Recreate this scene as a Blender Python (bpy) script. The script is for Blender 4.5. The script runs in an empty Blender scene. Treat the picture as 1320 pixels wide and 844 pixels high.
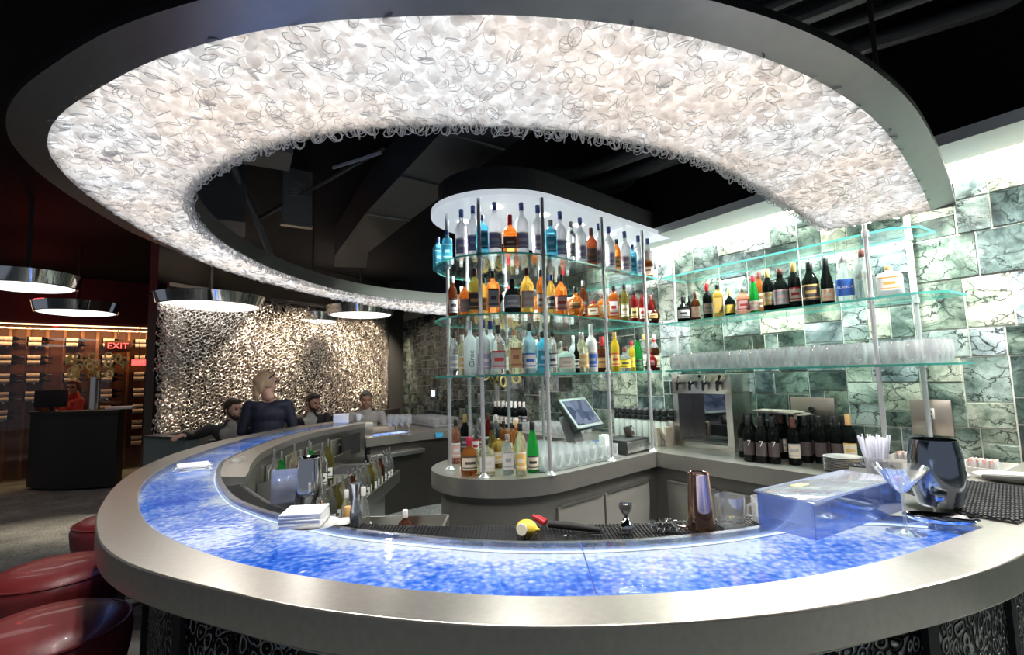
import bpy, bmesh, math, random
import numpy as np
from mathutils import Vector, Matrix, Euler
from math import sin, cos, pi, radians, sqrt, atan2

random.seed(7)
SC = bpy.context.scene
COL = SC.collection

# ------------------------------------------------------------------ camera
PITCH, ROLL = radians(5.5), radians(1.5)
FW = Vector((0, cos(PITCH), sin(PITCH)))
R0 = Vector((1, 0, 0)); U0 = Vector((0, -sin(PITCH), cos(PITCH)))
CR = cos(ROLL) * R0 - sin(ROLL) * U0
CU = cos(ROLL) * U0 + sin(ROLL) * R0
cam_data = bpy.data.cameras.new('camera')
cam_data.sensor_width = 36.0
cam_data.lens = 640.0 / 1320.0 * 36.0
cam_data.clip_start = 0.05
cam = bpy.data.objects.new('camera', cam_data)
COL.objects.link(cam)
M4 = Matrix.Identity(4)
for i in range(3):
    M4[i][0] = CR[i]; M4[i][1] = CU[i]; M4[i][2] = -FW[i]
M4[0][3], M4[1][3], M4[2][3] = 0.0, 0.0, 1.5
cam.matrix_world = M4
SC.camera = cam

# ------------------------------------------------------------------ world, exposure
SC.view_settings.view_transform = 'Standard'
SC.view_settings.look = 'None'
SC.view_settings.gamma = 1.0
SC.view_settings.exposure = 0.55
SC.view_settings.use_curve_mapping = False
SC.cycles.use_denoising = True
SC.cycles.max_bounces = 10
SC.cycles.transparent_max_bounces = 24
SC.cycles.transmission_bounces = 8
SC.cycles.glossy_bounces = 4
SC.cycles.diffuse_bounces = 3
SC.cycles.sample_clamp_indirect = 4.0
SC.cycles.sample_clamp_direct = 0.0
SC.cycles.caustics_reflective = False
SC.cycles.caustics_refractive = False
world = bpy.data.worlds.new('world'); SC.world = world
world.use_nodes = True
world.node_tree.nodes['Background'].inputs[0].default_value = (0.55, 0.62, 0.75, 1)
world.node_tree.nodes['Background'].inputs[1].default_value = 0.16


def area(name, loc, target, sx, sy, power, color=(1, 1, 1), spread=pi):
    l = bpy.data.lights.new(name, 'AREA'); l.shape = 'RECTANGLE'
    l.size, l.size_y = sx, sy; l.energy = power; l.color = color; l.spread = spread
    o = bpy.data.objects.new(name, l); COL.objects.link(o)
    o.location = loc
    d = (Vector(target) - Vector(loc)).normalized()
    o.rotation_euler = d.to_track_quat('-Z', 'Y').to_euler()
    return o


def spot(name, loc, target, power, angle=60, color=(1, 1, 1), size=0.03, blend=0.6):
    l = bpy.data.lights.new(name, 'SPOT'); l.energy = power; l.color = color
    l.spot_size = radians(angle); l.spot_blend = blend; l.shadow_soft_size = size
    o = bpy.data.objects.new(name, l); COL.objects.link(o)
    o.location = loc
    d = (Vector(target) - Vector(loc)).normalized()
    o.rotation_euler = d.to_track_quat('-Z', 'Y').to_euler()
    return o


# frames of the place -------------------------------------------------
O2 = Vector((0.14, 2.955)); A1 = Vector((0.730, 0.683)).normalized(); N1 = Vector((-A1.y, A1.x))   # peninsula
P0 = Vector((1.56, 4.13)); DW = Vector((0.556, -0.831)).normalized(); NW = Vector((DW.y, -DW.x))   # green wall, NW points into the room


def pen(u, v): return O2 + A1 * u + N1 * v
def wal(s, d): return P0 + DW * s + NW * d


# spots added just under the hanging loops to boost the ring's light
for x_, y_ in ((-0.55, 6.0), (-1.30, 5.2), (-1.75, 4.2), (-1.86, 3.2), (-1.70, 2.35), (-1.40, 1.85), (-1.0, 1.50), (-0.55, 1.32), (-0.10, 1.27), (0.35, 1.33), (0.75, 1.52), (1.15, 1.85), (1.55, 2.25)):
    spot('ring_fill_lamp', (x_, y_, 2.275), (x_, y_, 0), 17, 168, (1, 0.97, 0.92), 0.02, 0.9)

# cove light washing the green wall from the slot at the top, downlights of the shelf canopy
_c = wal(0.9, 0.16)
for s0 in (-0.6, 0.5, 1.6, 2.7, 3.8):
    p = wal(s0, 0.055); q = wal(s0, 0.02)
    o_ = area('cove_lamp', (p.x, p.y, 2.625), (q.x, q.y, 1.55), 1.1, 0.05, 17, (1.0, 0.98, 0.90))
    o_.rotation_euler = (Matrix.Rotation(atan2(DW.y, DW.x), 4, 'Z') @ Matrix.Rotation(radians(6), 4, 'X')).to_euler()
for s0 in (-0.6, 0.5, 1.6, 2.7, 3.8):  # added upward fill that brightens the soffit, no fixture stands here
    p = wal(s0, 0.05)
    o_ = area('soffit_fill_lamp', (p.x, p.y, 2.30), (p.x, p.y, 3.0), 1.1, 0.03, 0.45, (0.92, 1.0, 0.95))
    o_.rotation_euler = (Matrix.Rotation(atan2(DW.y, DW.x), 4, 'Z') @ Matrix.Rotation(radians(180), 4, 'X')).to_euler()
for u, v in [(-0.02, 0.30), (0.34, 0.22), (0.72, 0.22), (1.12, 0.22), (0.0, 0.68), (0.45, 0.70), (0.95, 0.70)]:
    p = pen(u, v)
    spot('canopy_downlight_lamp', (p.x, p.y, 2.57), (p.x, p.y, 0), 55, 130, (1, 0.98, 0.95), 0.05, 0.5)
for s0 in (0.3, 0.9, 1.5, 2.1):
    p = wal(s0, 0.33)
    spot('shelf_downlight_lamp', (p.x, p.y, 2.57), (p.x - 0.05, p.y - 0.05, 0), 110, 120, (1, 0.98, 0.95), 0.05, 0.5)
# washers on the ring curtain (their heads sit under the ceiling in front of it)
for t, pw in ((0.08, 75), (0.30, 60), (0.48, 70), (0.66, 70), (0.84, 50)):
    cx, cy = -4.2 + 1.8 * t, 6.0 + 3.7 * t
    spot('curtain_washer_lamp', (cx + 0.75, cy - 0.36, 3.0), (cx, cy, 1.55), pw * 5.0, 75, (1, 0.80, 0.60), 0.04, 0.7)
# warm strip at the head of the wine wall
area('wine_wall_lamp', (-7.20, 8.75, 2.50), (-7.45, 9.0, 1.2), 2.8, 0.06, 22, (1, 0.62, 0.30)).rotation_euler = \
    (Matrix.Rotation(atan2(0.663, 0.748), 4, 'Z') @ Matrix.Rotation(radians(20), 4, 'X')).to_euler()

# red glow between the left pendants
for x_, y_ in ((-5.4, 5.6), (-7.0, 7.2)):
    _l = bpy.data.lights.new('red_glow_lamp', 'POINT'); _l.energy = 4; _l.color = (1.0, 0.06, 0.05); _l.shadow_soft_size = 0.1
    _o = bpy.data.objects.new('red_glow_lamp', _l); COL.objects.link(_o); _o.location = (x_, y_, 2.95)

# ------------------------------------------------------------------ materials
MATS = {}


def new_mat(name):
    m = bpy.data.materials.new(name); m.use_nodes = True
    nt = m.node_tree; nt.nodes.clear()
    out = nt.nodes.new('ShaderNodeOutputMaterial')
    return m, nt, out


def N(nt, typ, **kw):
    n = nt.nodes.new(typ)
    for k, v in kw.items():
        if k in n.inputs: n.inputs[k].default_value = v
        else: setattr(n, k, v)
    return n


def c4(c): return (c[0], c[1], c[2], 1.0)


def pbr(name, color, rough=0.5, metal=0.0, bump=0.0, scale=40, var=0.12, coat=0.0, aniso=False, spec=0.5, stretch=None):
    if name in MATS: return MATS[name]
    m, nt, out = new_mat(name)
    b = N(nt, 'ShaderNodeBsdfPrincipled')
    b.inputs['Roughness'].default_value = rough; b.inputs['Metallic'].default_value = metal
    b.inputs['Coat Weight'].default_value = coat; b.inputs['Specular IOR Level'].default_value = spec
    tc = N(nt, 'ShaderNodeTexCoord'); mp = N(nt, 'ShaderNodeMapping')
    if stretch: mp.inputs['Scale'].default_value = stretch
    ns = N(nt, 'ShaderNodeTexNoise', Scale=scale, Detail=3.0)
    nt.links.new(tc.outputs['Object'], mp.inputs[0]); nt.links.new(mp.outputs[0], ns.inputs['Vector'])
    mx = N(nt, 'ShaderNodeMix', data_type='RGBA')
    mx.inputs[6].default_value = c4([x * (1 - var) for x in color]); mx.inputs[7].default_value = c4([min(1, x * (1 + var)) for x in color])
    nt.links.new(ns.outputs[0], mx.inputs[0]); nt.links.new(mx.outputs[2], b.inputs['Base Color'])
    if bump:
        bp = N(nt, 'ShaderNodeBump', Strength=bump, Distance=0.004)
        nt.links.new(ns.outputs[0], bp.inputs['Height']); nt.links.new(bp.outputs[0], b.inputs['Normal'])
    nt.links.new(b.outputs[0], out.inputs[0])
    MATS[name] = m
    return m


def steel(name, color=(0.56, 0.55, 0.53), rough=0.32, stretch=(1, 1, 60), bump=0.05, scale=14):
    return pbr(name, color, rough, 1.0, bump, scale, 0.10, stretch=stretch)


def emit(name, color, strength):
    if name in MATS: return MATS[name]
    m, nt, out = new_mat(name)
    e = N(nt, 'ShaderNodeEmission', Color=c4(color), Strength=strength)
    nt.links.new(e.outputs[0], out.inputs[0]); MATS[name] = m
    return m


def clear(name, color=(0.95, 0.98, 0.97), gloss=0.12, edge=0.75, milk=0.0, rough=0.03, milkcol=(1, 1, 1)):
    """thin clear glass or acrylic: see-through, with reflections that strengthen at grazing angles"""
    if name in MATS: return MATS[name]
    m, nt, out = new_mat(name)
    t = N(nt, 'ShaderNodeBsdfTransparent', Color=c4(color))
    g = N(nt, 'ShaderNodeBsdfGlossy', Color=(1, 1, 1, 1), Roughness=rough)
    lw = N(nt, 'ShaderNodeLayerWeight', Blend=0.35)
    mr = N(nt, 'ShaderNodeMapRange'); mr.inputs[3].default_value = gloss; mr.inputs[4].default_value = edge
    nt.links.new(lw.outputs['Facing'], mr.inputs[0])
    mx = N(nt, 'ShaderNodeMixShader')
    nt.links.new(mr.outputs[0], mx.inputs[0]); nt.links.new(t.outputs[0], mx.inputs[1]); nt.links.new(g.outputs[0], mx.inputs[2])
    last = mx
    if milk:
        d = N(nt, 'ShaderNodeBsdfDiffuse', Color=c4(milkcol)); tl = N(nt, 'ShaderNodeBsdfTranslucent', Color=c4(milkcol))
        dm = N(nt, 'ShaderNodeMixShader'); dm.inputs[0].default_value = 0.5
        nt.links.new(d.outputs[0], dm.inputs[1]); nt.links.new(tl.outputs[0], dm.inputs[2])
        m2 = N(nt, 'ShaderNodeMixShader'); m2.inputs[0].default_value = milk
        nt.links.new(mx.outputs[0], m2.inputs[1]); nt.links.new(dm.outputs[0], m2.inputs[2]); last = m2
    nt.links.new(last.outputs[0], out.inputs[0]); MATS[name] = m
    return m


def bottle_glass(name, color, body=0.35, rough=0.04, ior=1.33):
    """liquid-filled coloured glass: refracts, with some body colour that scatters light"""
    if name in MATS: return MATS[name]
    m, nt, out = new_mat(name)
    g = N(nt, 'ShaderNodeBsdfPrincipled', Roughness=rough, IOR=ior)
    g.inputs['Base Color'].default_value = c4(color); g.inputs['Transmission Weight'].default_value = 1.0
    d = N(nt, 'ShaderNodeBsdfDiffuse', Color=c4(color)); tl = N(nt, 'ShaderNodeBsdfTranslucent', Color=c4(color))
    dm = N(nt, 'ShaderNodeMixShader'); dm.inputs[0].default_value = 0.6
    nt.links.new(d.outputs[0], dm.inputs[1]); nt.links.new(tl.outputs[0], dm.inputs[2])
    m2 = N(nt, 'ShaderNodeMixShader'); m2.inputs[0].default_value = body
    nt.links.new(g.outputs[0], m2.inputs[1]); nt.links.new(dm.outputs[0], m2.inputs[2])
    nt.links.new(m2.outputs[0], out.inputs[0]); MATS[name] = m
    return m


ST = steel('brushed_steel')
ST_TOP = pbr('bar_rim_steel', (0.66, 0.62, 0.565), 0.30, 0.92, 0.05, 60, 0.12)
ST_DARK = steel('dark_steel', (0.26, 0.255, 0.25), 0.36, (40, 1, 1), 0.05)
CHROME = pbr('chrome', (0.85, 0.85, 0.86), 0.06, 1.0, var=0.02)
BLACK = pbr('black_paint', (0.012, 0.012, 0.013), 0.6)
RUBBER = pbr('black_rubber', (0.015, 0.015, 0.017), 0.55)
WHITE = pbr('white_paper', (0.86, 0.86, 0.85), 0.6, var=0.03)
PORC = pbr('white_porcelain', (0.85, 0.85, 0.83), 0.18, coat=0.5, var=0.02)
SHELF_GLASS = clear('shelf_glass', (0.90, 0.97, 0.95), 0.10, 0.55)
SHELF_EDGE = clear('shelf_glass_edge', (0.10, 0.45, 0.38), 0.15, 0.5, 0.55, 0.1, (0.10, 0.48, 0.42))
DRINK = clear('drinking_glass', (0.97, 0.98, 0.99), 0.14, 0.88, 0.20)
ACRYL = clear('acrylic', (0.93, 0.96, 1.0), 0.12, 0.6, 0.10)


# ------------------------------------------------------------------ mesh builder
class MB:
    def __init__(s):
        s.v = []; s.f = []; s.mi = []; s.cur = 0

    def mat(s, i): s.cur = i; return s

    def add(s, vs, fs):
        b = len(s.v); s.v += [tuple(v) for v in vs]
        for f in fs: s.f.append(tuple(b + i for i in f)); s.mi.append(s.cur)
        return s

    def box(s, c, d, rz=0.0, tilt=None, bev=0.0):
        x, y, z = d[0] / 2, d[1] / 2, d[2] / 2
        if bev > 0:
            vs, fs = _bevbox(x, y, z, min(bev, x * .9, y * .9, z * .9))
        else:
            vs = [(-x, -y, -z), (x, -y, -z), (x, y, -z), (-x, y, -z), (-x, -y, z), (x, -y, z), (x, y, z), (-x, y, z)]
            fs = [(0, 3, 2, 1), (4, 5, 6, 7), (0, 1, 5, 4), (1, 2, 6, 5), (2, 3, 7, 6), (3, 0, 4, 7)]
        m = Matrix.Rotation(rz, 3, 'Z')
        if tilt is not None: m = m @ Euler(tilt).to_matrix()
        cc = Vector(c)
        return s.add([cc + m @ Vector(v) for v in vs], fs)

    def prism(s, poly, z0, z1, top=True, bot=True):
        """extrude a 2-D outline (may be concave) from z0 to z1"""
        bm = bmesh.new()
        vs = [bm.verts.new((p[0], p[1], 0)) for p in poly]
        es = [bm.edges.new((vs[i], vs[(i + 1) % len(vs)])) for i in range(len(vs))]
        bmesh.ops.triangle_fill(bm, use_beauty=True, edges=es, normal=(0, 0, 1))
        bm.verts.index_update()
        n = len(poly)
        tri = []
        for f in bm.faces:
            idx = [v.index for v in f.verts]
            if f.normal.z < 0: idx.reverse()
            tri.append(idx)
        bm.free()
        area2 = sum(poly[i][0] * poly[(i + 1) % n][1] - poly[(i + 1) % n][0] * poly[i][1] for i in range(n))
        V = [(p[0], p[1], z0) for p in poly] + [(p[0], p[1], z1) for p in poly]
        F = []
        if bot: F += [tuple(reversed(t)) for t in tri]
        if top: F += [tuple(i + n for i in t) for t in tri]
        for i in range(n):
            j = (i + 1) % n
            q = (i, j, j + n, i + n)
            F.append(q if area2 > 0 else tuple(reversed(q)))
        return s.add(V, F)

    def lathe(s, prof, c=(0, 0, 0), seg=20, sq=0.0, cap=True, rz=0.0, a0=0.0, a1=2 * pi, tilt=None, sx=1.0, sy=1.0):
        full = abs(a1 - a0 - 2 * pi) < 1e-6
        n = seg if full else seg + 1
        m = Euler(tilt).to_matrix() if tilt else Matrix.Identity(3)
        m = Matrix.Rotation(rz, 3, 'Z') @ m
        cc = Vector(c); V = []
        for pr_ in prof:
            r, z = pr_[0], pr_[1]; q = pr_[2] if len(pr_) > 2 else sq
            for i in range(n):
                a = a0 + (a1 - a0) * i / seg
                k = 1.0
                if q > 0:
                    e = 2 + q * 8
                    k = (abs(cos(a)) ** e + abs(sin(a)) ** e) ** (-1 / e)
                V.append(cc + m @ Vector((cos(a) * r * k * sx, sin(a) * r * k * sy, z)))
        F = []
        for j in range(len(prof) - 1):
            for i in range(n if full else seg):
                k = (i + 1) % n
                F.append((j * n + i, j * n + k, (j + 1) * n + k, (j + 1) * n + i))
        if cap and full:
            if prof[0][0] > 1e-6: F.append(tuple(reversed(range(n))))
            if prof[-1][0] > 1e-6: F.append(tuple((len(prof) - 1) * n + i for i in range(n)))
        return s.add(V, F)

    def tube(s, pts, r, seg=8, closed=False, cap=True):
        P = [Vector(p) for p in pts]; n = len(P); V = []
        rr = r if isinstance(r, (list, tuple)) else [r] * n
        prev = None
        for i, p in enumerate(P):
            if closed: t = P[(i + 1) % n] - P[i - 1]
            else: t = P[min(i + 1, n - 1)] - P[max(i - 1, 0)]
            t.normalize()
            if prev is None:
                up = Vector((0, 0, 1)) if abs(t.z) < 0.9 else Vector((1, 0, 0))
                a = t.cross(up).normalized()
            else:
                a = (prev - t * prev.dot(t)).normalized()
            prev = a; b = t.cross(a)
            for k in range(seg):
                g = 2 * pi * k / seg
                V.append(p + (a * cos(g) + b * sin(g)) * rr[i])
        F = []
        for i in range(n if closed else n - 1):
            j = (i + 1) % n
            for k in range(seg):
                l = (k + 1) % seg
                F.append((i * seg + k, i * seg + l, j * seg + l, j * seg + k))
        if cap and not closed:
            F.append(tuple(reversed(range(seg)))); F.append(tuple((n - 1) * seg + k for k in range(seg)))
        return s.add(V, F)

    def ribbon(s, A, B):
        """strip of quads between two equally long 3-D polylines"""
        n = len(A); V = [tuple(a) for a in A] + [tuple(b) for b in B]
        return s.add(V, [(i, i + 1, n + i + 1, n + i) for i in range(n - 1)])

    def ball(s, c, r, seg=12, rings=8, sc=(1, 1, 1)):
        prof = [(max(1e-7, sin(pi * i / rings)) * r, -cos(pi * i / rings) * r * sc[2]) for i in range(rings + 1)]
        return s.lathe(prof, c, seg, sx=sc[0], sy=sc[1], cap=False)

    def mesh(s, name, mats, smooth=30):
        me = bpy.data.meshes.new(name)
        me.from_pydata([tuple(v) for v in s.v], [], s.f)
        for m in (mats if isinstance(mats, (list, tuple)) else [mats]): me.materials.append(m)
        me.polygons.foreach_set('material_index', s.mi)
        if smooth:
            me.polygons.foreach_set('use_smooth', [True] * len(s.f))
            try: me.set_sharp_from_angle(angle=radians(smooth))
            except Exception: pass
        me.update()
        return me


def _bevbox(x, y, z, b):
    bm = bmesh.new(); bmesh.ops.create_cube(bm, size=2.0)
    for v in bm.verts: v.co = Vector((v.co.x * x, v.co.y * y, v.co.z * z))
    bmesh.ops.bevel(bm, geom=list(bm.edges), offset=b, segments=2, profile=0.5, affect='EDGES')
    bm.verts.index_update()
    r = [tuple(v.co) for v in bm.verts], [tuple(v.index for v in f.verts) for f in bm.faces]
    bm.free()
    return r


def put(name, mb, mats, parent=None, loc=None, rz=None, smooth=30):
    me = mb.mesh(name, mats, smooth) if isinstance(mb, MB) else mb
    o = bpy.data.objects.new(name, me); COL.objects.link(o)
    if parent is not None: o.parent = parent
    if loc is not None: o.location = loc
    if rz is not None: o.rotation_euler = (0, 0, rz)
    return o


def tag(o, label=None, cat=None, group=None, kind=None):
    if label: o['label'] = label
    if cat: o['category'] = cat
    if group: o['group'] = group
    if kind: o['kind'] = kind
    return o


def thing(name, label, cat, loc=(0, 0, 0), rz=0.0, group=None):
    o = bpy.data.objects.new(name, None); COL.objects.link(o)
    o.location = loc; o.rotation_euler = (0, 0, rz); o.empty_display_size = 0.05
    return tag(o, label, cat, group)


def struct(name, mb, mats, parent=None, smooth=30):
    o = put(name, mb, mats, parent, smooth=smooth)
    if parent is None: o['kind'] = 'structure'
    return o


def spline(pts, n):
    """Catmull-Rom through 2-D points, n samples evenly spaced along it"""
    P = [np.array(p, float) for p in pts]
    P = [2 * P[0] - P[1]] + P + [2 * P[-1] - P[-2]]
    out = []
    for i in range(1, len(P) - 2):
        a, b, c, d = P[i - 1:i + 3]
        for t in np.linspace(0, 1, 16, endpoint=False):
            out.append(0.5 * ((2 * b) + (c - a) * t + (2 * a - 5 * b + 4 * c - d) * t * t + (3 * b - a - 3 * c + d) * t ** 3))
    out.append(P[-2]); out = np.array(out)
    s = np.concatenate([[0], np.cumsum(np.linalg.norm(np.diff(out, axis=0), axis=1))])
    q = np.linspace(0, s[-1], n)
    return [(float(np.interp(x, s, out[:, 0])), float(np.interp(x, s, out[:, 1]))) for x in q]

# ================================================================== SETTING
# ---- floor
def carpet_mat():
    m, nt, out = new_mat('carpet')
    b = N(nt, 'ShaderNodeBsdfPrincipled', Roughness=0.9); b.inputs['Specular IOR Level'].default_value = 0.15
    tc = N(nt, 'ShaderNodeTexCoord')
    n1 = N(nt, 'ShaderNodeTexNoise', Scale=2.2, Detail=6.0, Roughness=0.7); n2 = N(nt, 'ShaderNodeTexNoise', Scale=55.0, Detail=2.0)
    nt.links.new(tc.outputs['Object'], n1.inputs['Vector']); nt.links.new(tc.outputs['Object'], n2.inputs['Vector'])
    ad = N(nt, 'ShaderNodeMath', operation='ADD'); nt.links.new(n1.outputs[0], ad.inputs[0]); nt.links.new(n2.outputs[0], ad.inputs[1])
    cr = N(nt, 'ShaderNodeValToRGB'); cr.color_ramp.elements[0].position = 0.35; cr.color_ramp.elements[1].position = 0.65
    cr.color_ramp.elements[0].color = (0.07, 0.08, 0.08, 1); cr.color_ramp.elements[1].color = (0.34, 0.37, 0.355, 1)
    hf = N(nt, 'ShaderNodeMath', operation='MULTIPLY'); hf.inputs[1].default_value = 0.5
    nt.links.new(ad.outputs[0], hf.inputs[0]); nt.links.new(hf.outputs[0], cr.inputs[0]); nt.links.new(cr.outputs[0], b.inputs['Base Color'])
    nt.links.new(b.outputs[0], out.inputs[0])
    return m


struct('floor', MB().box((-2.5, 4.5, -0.05), (17, 15, 0.1)), carpet_mat(), smooth=0)
CEIL = pbr('ceiling_black', (0.006, 0.006, 0.007), 0.9, spec=0.1)
CEIL2 = pbr('ceiling_duct_black', (0.06, 0.06, 0.06), 0.55)
struct('ceiling', MB().box((-2.5, 4.5, 3.45), (17, 15, 0.1)), CEIL, smooth=0)


# ---- green stone wall: one wall, tiled with slabs of mixed size
def stone_mat():
    m, nt, out = new_mat('green_marbled_stone')
    b = N(nt, 'ShaderNodeBsdfPrincipled', Roughness=0.16); b.inputs['Coat Weight'].default_value = 0.5
    at = N(nt, 'ShaderNodeAttribute', attribute_name='tile')
    tc = N(nt, 'ShaderNodeTexCoord')
    off = N(nt, 'ShaderNodeVectorMath', operation='SCALE'); off.inputs['Scale'].default_value = 37.0
    nt.links.new(at.outputs['Color'], off.inputs[0])
    ad = N(nt, 'ShaderNodeVectorMath', operation='ADD')
    nt.links.new(tc.outputs['Object'], ad.inputs[0]); nt.links.new(off.outputs[0], ad.inputs[1])
    n0 = N(nt, 'ShaderNodeTexNoise', Scale=5.0, Detail=5.0, Roughness=0.6, Distortion=0.6)
    nt.links.new(ad.outputs[0], n0.inputs['Vector'])
    # broken veins
    wv = N(nt, 'ShaderNodeVectorMath', operation='MULTIPLY_ADD')
    wv.inputs[1].default_value = (0.20, 0.20, 0.20)
    nt.links.new(n0.outputs['Color'], wv.inputs[0]); nt.links.new(ad.outputs[0], wv.inputs[2])
    ms = N(nt, 'ShaderNodeMapping'); ms.inputs['Rotation'].default_value = (0.6, 0.5, 0.7); ms.inputs['Scale'].default_value = (1.0, 0.42, 1.25); nt.links.new(wv.outputs[0], ms.inputs[0])
    vo = N(nt, 'ShaderNodeTexVoronoi', feature='DISTANCE_TO_EDGE', Scale=11.0); nt.links.new(ms.outputs[0], vo.inputs['Vector'])
    vo2 = N(nt, 'ShaderNodeTexVoronoi', feature='DISTANCE_TO_EDGE', Scale=24.0); nt.links.new(wv.outputs[0], vo2.inputs['Vector'])
    r1 = N(nt, 'ShaderNodeMapRange'); r1.inputs[1].default_value = 0.0; r1.inputs[2].default_value = 0.055
    r2 = N(nt, 'ShaderNodeMapRange'); r2.inputs[1].default_value = 0.0; r2.inputs[2].default_value = 0.03; r2.inputs[3].default_value = 0.45
    nt.links.new(vo.outputs[0], r1.inputs[0]); nt.links.new(vo2.outputs[0], r2.inputs[0])
    nv = N(nt, 'ShaderNodeTexNoise', Scale=7.0, Detail=2.0); nt.links.new(ad.outputs[0], nv.inputs['Vector'])
    vm = N(nt, 'ShaderNodeMath', operation='MULTIPLY'); nt.links.new(r1.outputs[0], vm.inputs[0]); nt.links.new(r2.outputs[0], vm.inputs[1])
    gate = N(nt, 'ShaderNodeMapRange'); gate.inputs[1].default_value = 0.46; gate.inputs[2].default_value = 0.64
    nt.links.new(nv.outputs[0], gate.inputs[0])
    vmx = N(nt, 'ShaderNodeMath', operation='MAXIMUM'); nt.links.new(vm.outputs[0], vmx.inputs[0])
    gi = N(nt, 'ShaderNodeMath', operation='MULTIPLY'); gi.inputs[1].default_value = 0.85
    nt.links.new(gate.outputs[0], gi.inputs[0]); nt.links.new(gi.outputs[0], vmx.inputs[1])
    cr = N(nt, 'ShaderNodeValToRGB'); e = cr.color_ramp.elements
    e[0].position = 0.30; e[0].color = (0.035, 0.050, 0.046, 1); e[1].position = 0.72; e[1].color = (0.56, 0.59, 0.545, 1)
    k = e.new(0.42); k.color = (0.10, 0.135, 0.12, 1); k = e.new(0.56); k.color = (0.26, 0.31, 0.275, 1)
    sh = N(nt, 'ShaderNodeMath', operation='MULTIPLY_ADD'); sh.inputs[1].default_value = 0.36; sh.inputs[2].default_value = -0.18
    sep = N(nt, 'ShaderNodeSeparateColor'); nt.links.new(at.outputs['Color'], sep.inputs[0])
    nt.links.new(sep.outputs[0], sh.inputs[0])
    a2 = N(nt, 'ShaderNodeMath', operation='ADD'); nt.links.new(n0.outputs[0], a2.inputs[0]); nt.links.new(sh.outputs[0], a2.inputs[1])
    nt.links.new(a2.outputs[0], cr.inputs[0])
    tint = N(nt, 'ShaderNodeMix', data_type='RGBA', blend_type='MULTIPLY'); tint.inputs[0].default_value = 1.0
    tr = N(nt, 'ShaderNodeValToRGB'); te = tr.color_ramp.elements
    te[0].color = (0.84, 0.86, 1.0, 1); te[1].color = (1.0, 0.95, 0.82, 1); k = te.new(0.5); k.color = (0.92, 1.0, 0.93, 1)
    nt.links.new(sep.outputs[1], tr.inputs[0]); nt.links.new(cr.outputs[0], tint.inputs[6]); nt.links.new(tr.outputs[0], tint.inputs[7])
    mv = N(nt, 'ShaderNodeMix', data_type='RGBA'); mv.inputs[6].default_value = (0.012, 0.018, 0.016, 1)
    nt.links.new(vmx.outputs[0], mv.inputs[0]); nt.links.new(tint.outputs[2], mv.inputs[7])
    nt.links.new(mv.outputs[2], b.inputs['Base Color'])
    bp = N(nt, 'ShaderNodeBump', Strength=0.25, Distance=0.01); nt.links.new(n0.outputs[0], bp.inputs['Height']); nt.links.new(bp.outputs[0], b.inputs['Normal'])
    nt.links.new(b.outputs[0], out.inputs[0])
    return m


def stone_wall():
    rnd = random.Random(3)
    rects = []

    def split(x0, z0, x1, z1, mn):
        w, h = x1 - x0, z1 - z0
        if w < mn * 1.75 and h < mn * 1.75 and (rnd.random() < 0.8 or max(w, h) < mn): rects.append((x0, z0, x1, z1)); return
        if (w > h and w > mn) or h <= mn:
            k = rnd.choice((0.38, 0.5, 0.62)); c = x0 + w * k
            split(x0, z0, c, z1, mn); split(c, z0, x1, z1, mn)
        else:
            k = rnd.choice((0.36, 0.5, 0.64)); c = z0 + h * k
            split(x0, z0, x1, c, mn); split(x0, c, x1, z1, mn)
    s = -6.6
    while s < 6.0:
        w = 0.62; split(s, 0.0, s + w, 2.60, 0.19 if s > -3.5 else 0.12); s += w
    V, F, MI, TC = [], [], [], []

    def pt(s_, z, d): p = wal(s_, d); return (p.x, p.y, z)
    bx0, bx1 = -6.6, s
    for (q0, q1) in ((0.0, 2.75),):
        b = len(V); V += [pt(bx0, q0, 0), pt(bx1, q0, 0), pt(bx1, q1, 0), pt(bx0, q1, 0), pt(bx0, q0, -0.15), pt(bx1, q0, -0.15), pt(bx1, q1, -0.15), pt(bx0, q1, -0.15)]
        for f in ((0, 1, 2, 3), (5, 4, 7, 6), (4, 0, 3, 7), (1, 5, 6, 2), (3, 2, 6, 7), (4, 5, 1, 0)): F.append(tuple(b + i for i in f)); MI.append(1); TC.append((0, 0, 0))
    for (x0, z0, x1, z1) in rects:
        g = 0.0030; d = rnd.uniform(0.004, 0.011); c = (rnd.random(), rnd.random(), rnd.random())
        b = len(V)
        V += [pt(x0 + g, z0 + g, 0), pt(x1 - g, z0 + g, 0), pt(x1 - g, z1 - g, 0), pt(x0 + g, z1 - g, 0)]
        e = g + 0.003
        V += [pt(x0 + e, z0 + e, d), pt(x1 - e, z0 + e, d), pt(x1 - e, z1 - e, d), pt(x0 + e, z1 - e, d)]
        for f in ((4, 5, 6, 7), (0, 1, 5, 4), (1, 2, 6, 5), (2, 3, 7, 6), (3, 0, 4, 7)):
            F.append(tuple(b + i for i in f)); MI.append(0); TC.append(c)
    me = bpy.data.meshes.new('wall_right'); me.from_pydata(V, [], F)
    grout = pbr('tile_joint', (0.80, 0.78, 0.70), 0.7)
    me.materials.append(stone_mat()); me.materials.append(grout)
    me.polygons.foreach_set('material_index', MI)
    at = me.attributes.new('tile', 'FLOAT_COLOR', 'FACE')
    at.data.foreach_set('color', [x for c in TC for x in (c[0], c[1], c[2], 1.0)])
    me.update()
    o = bpy.data.objects.new('wall_right', me); COL.objects.link(o); o['kind'] = 'structure'


stone_wall()

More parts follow.
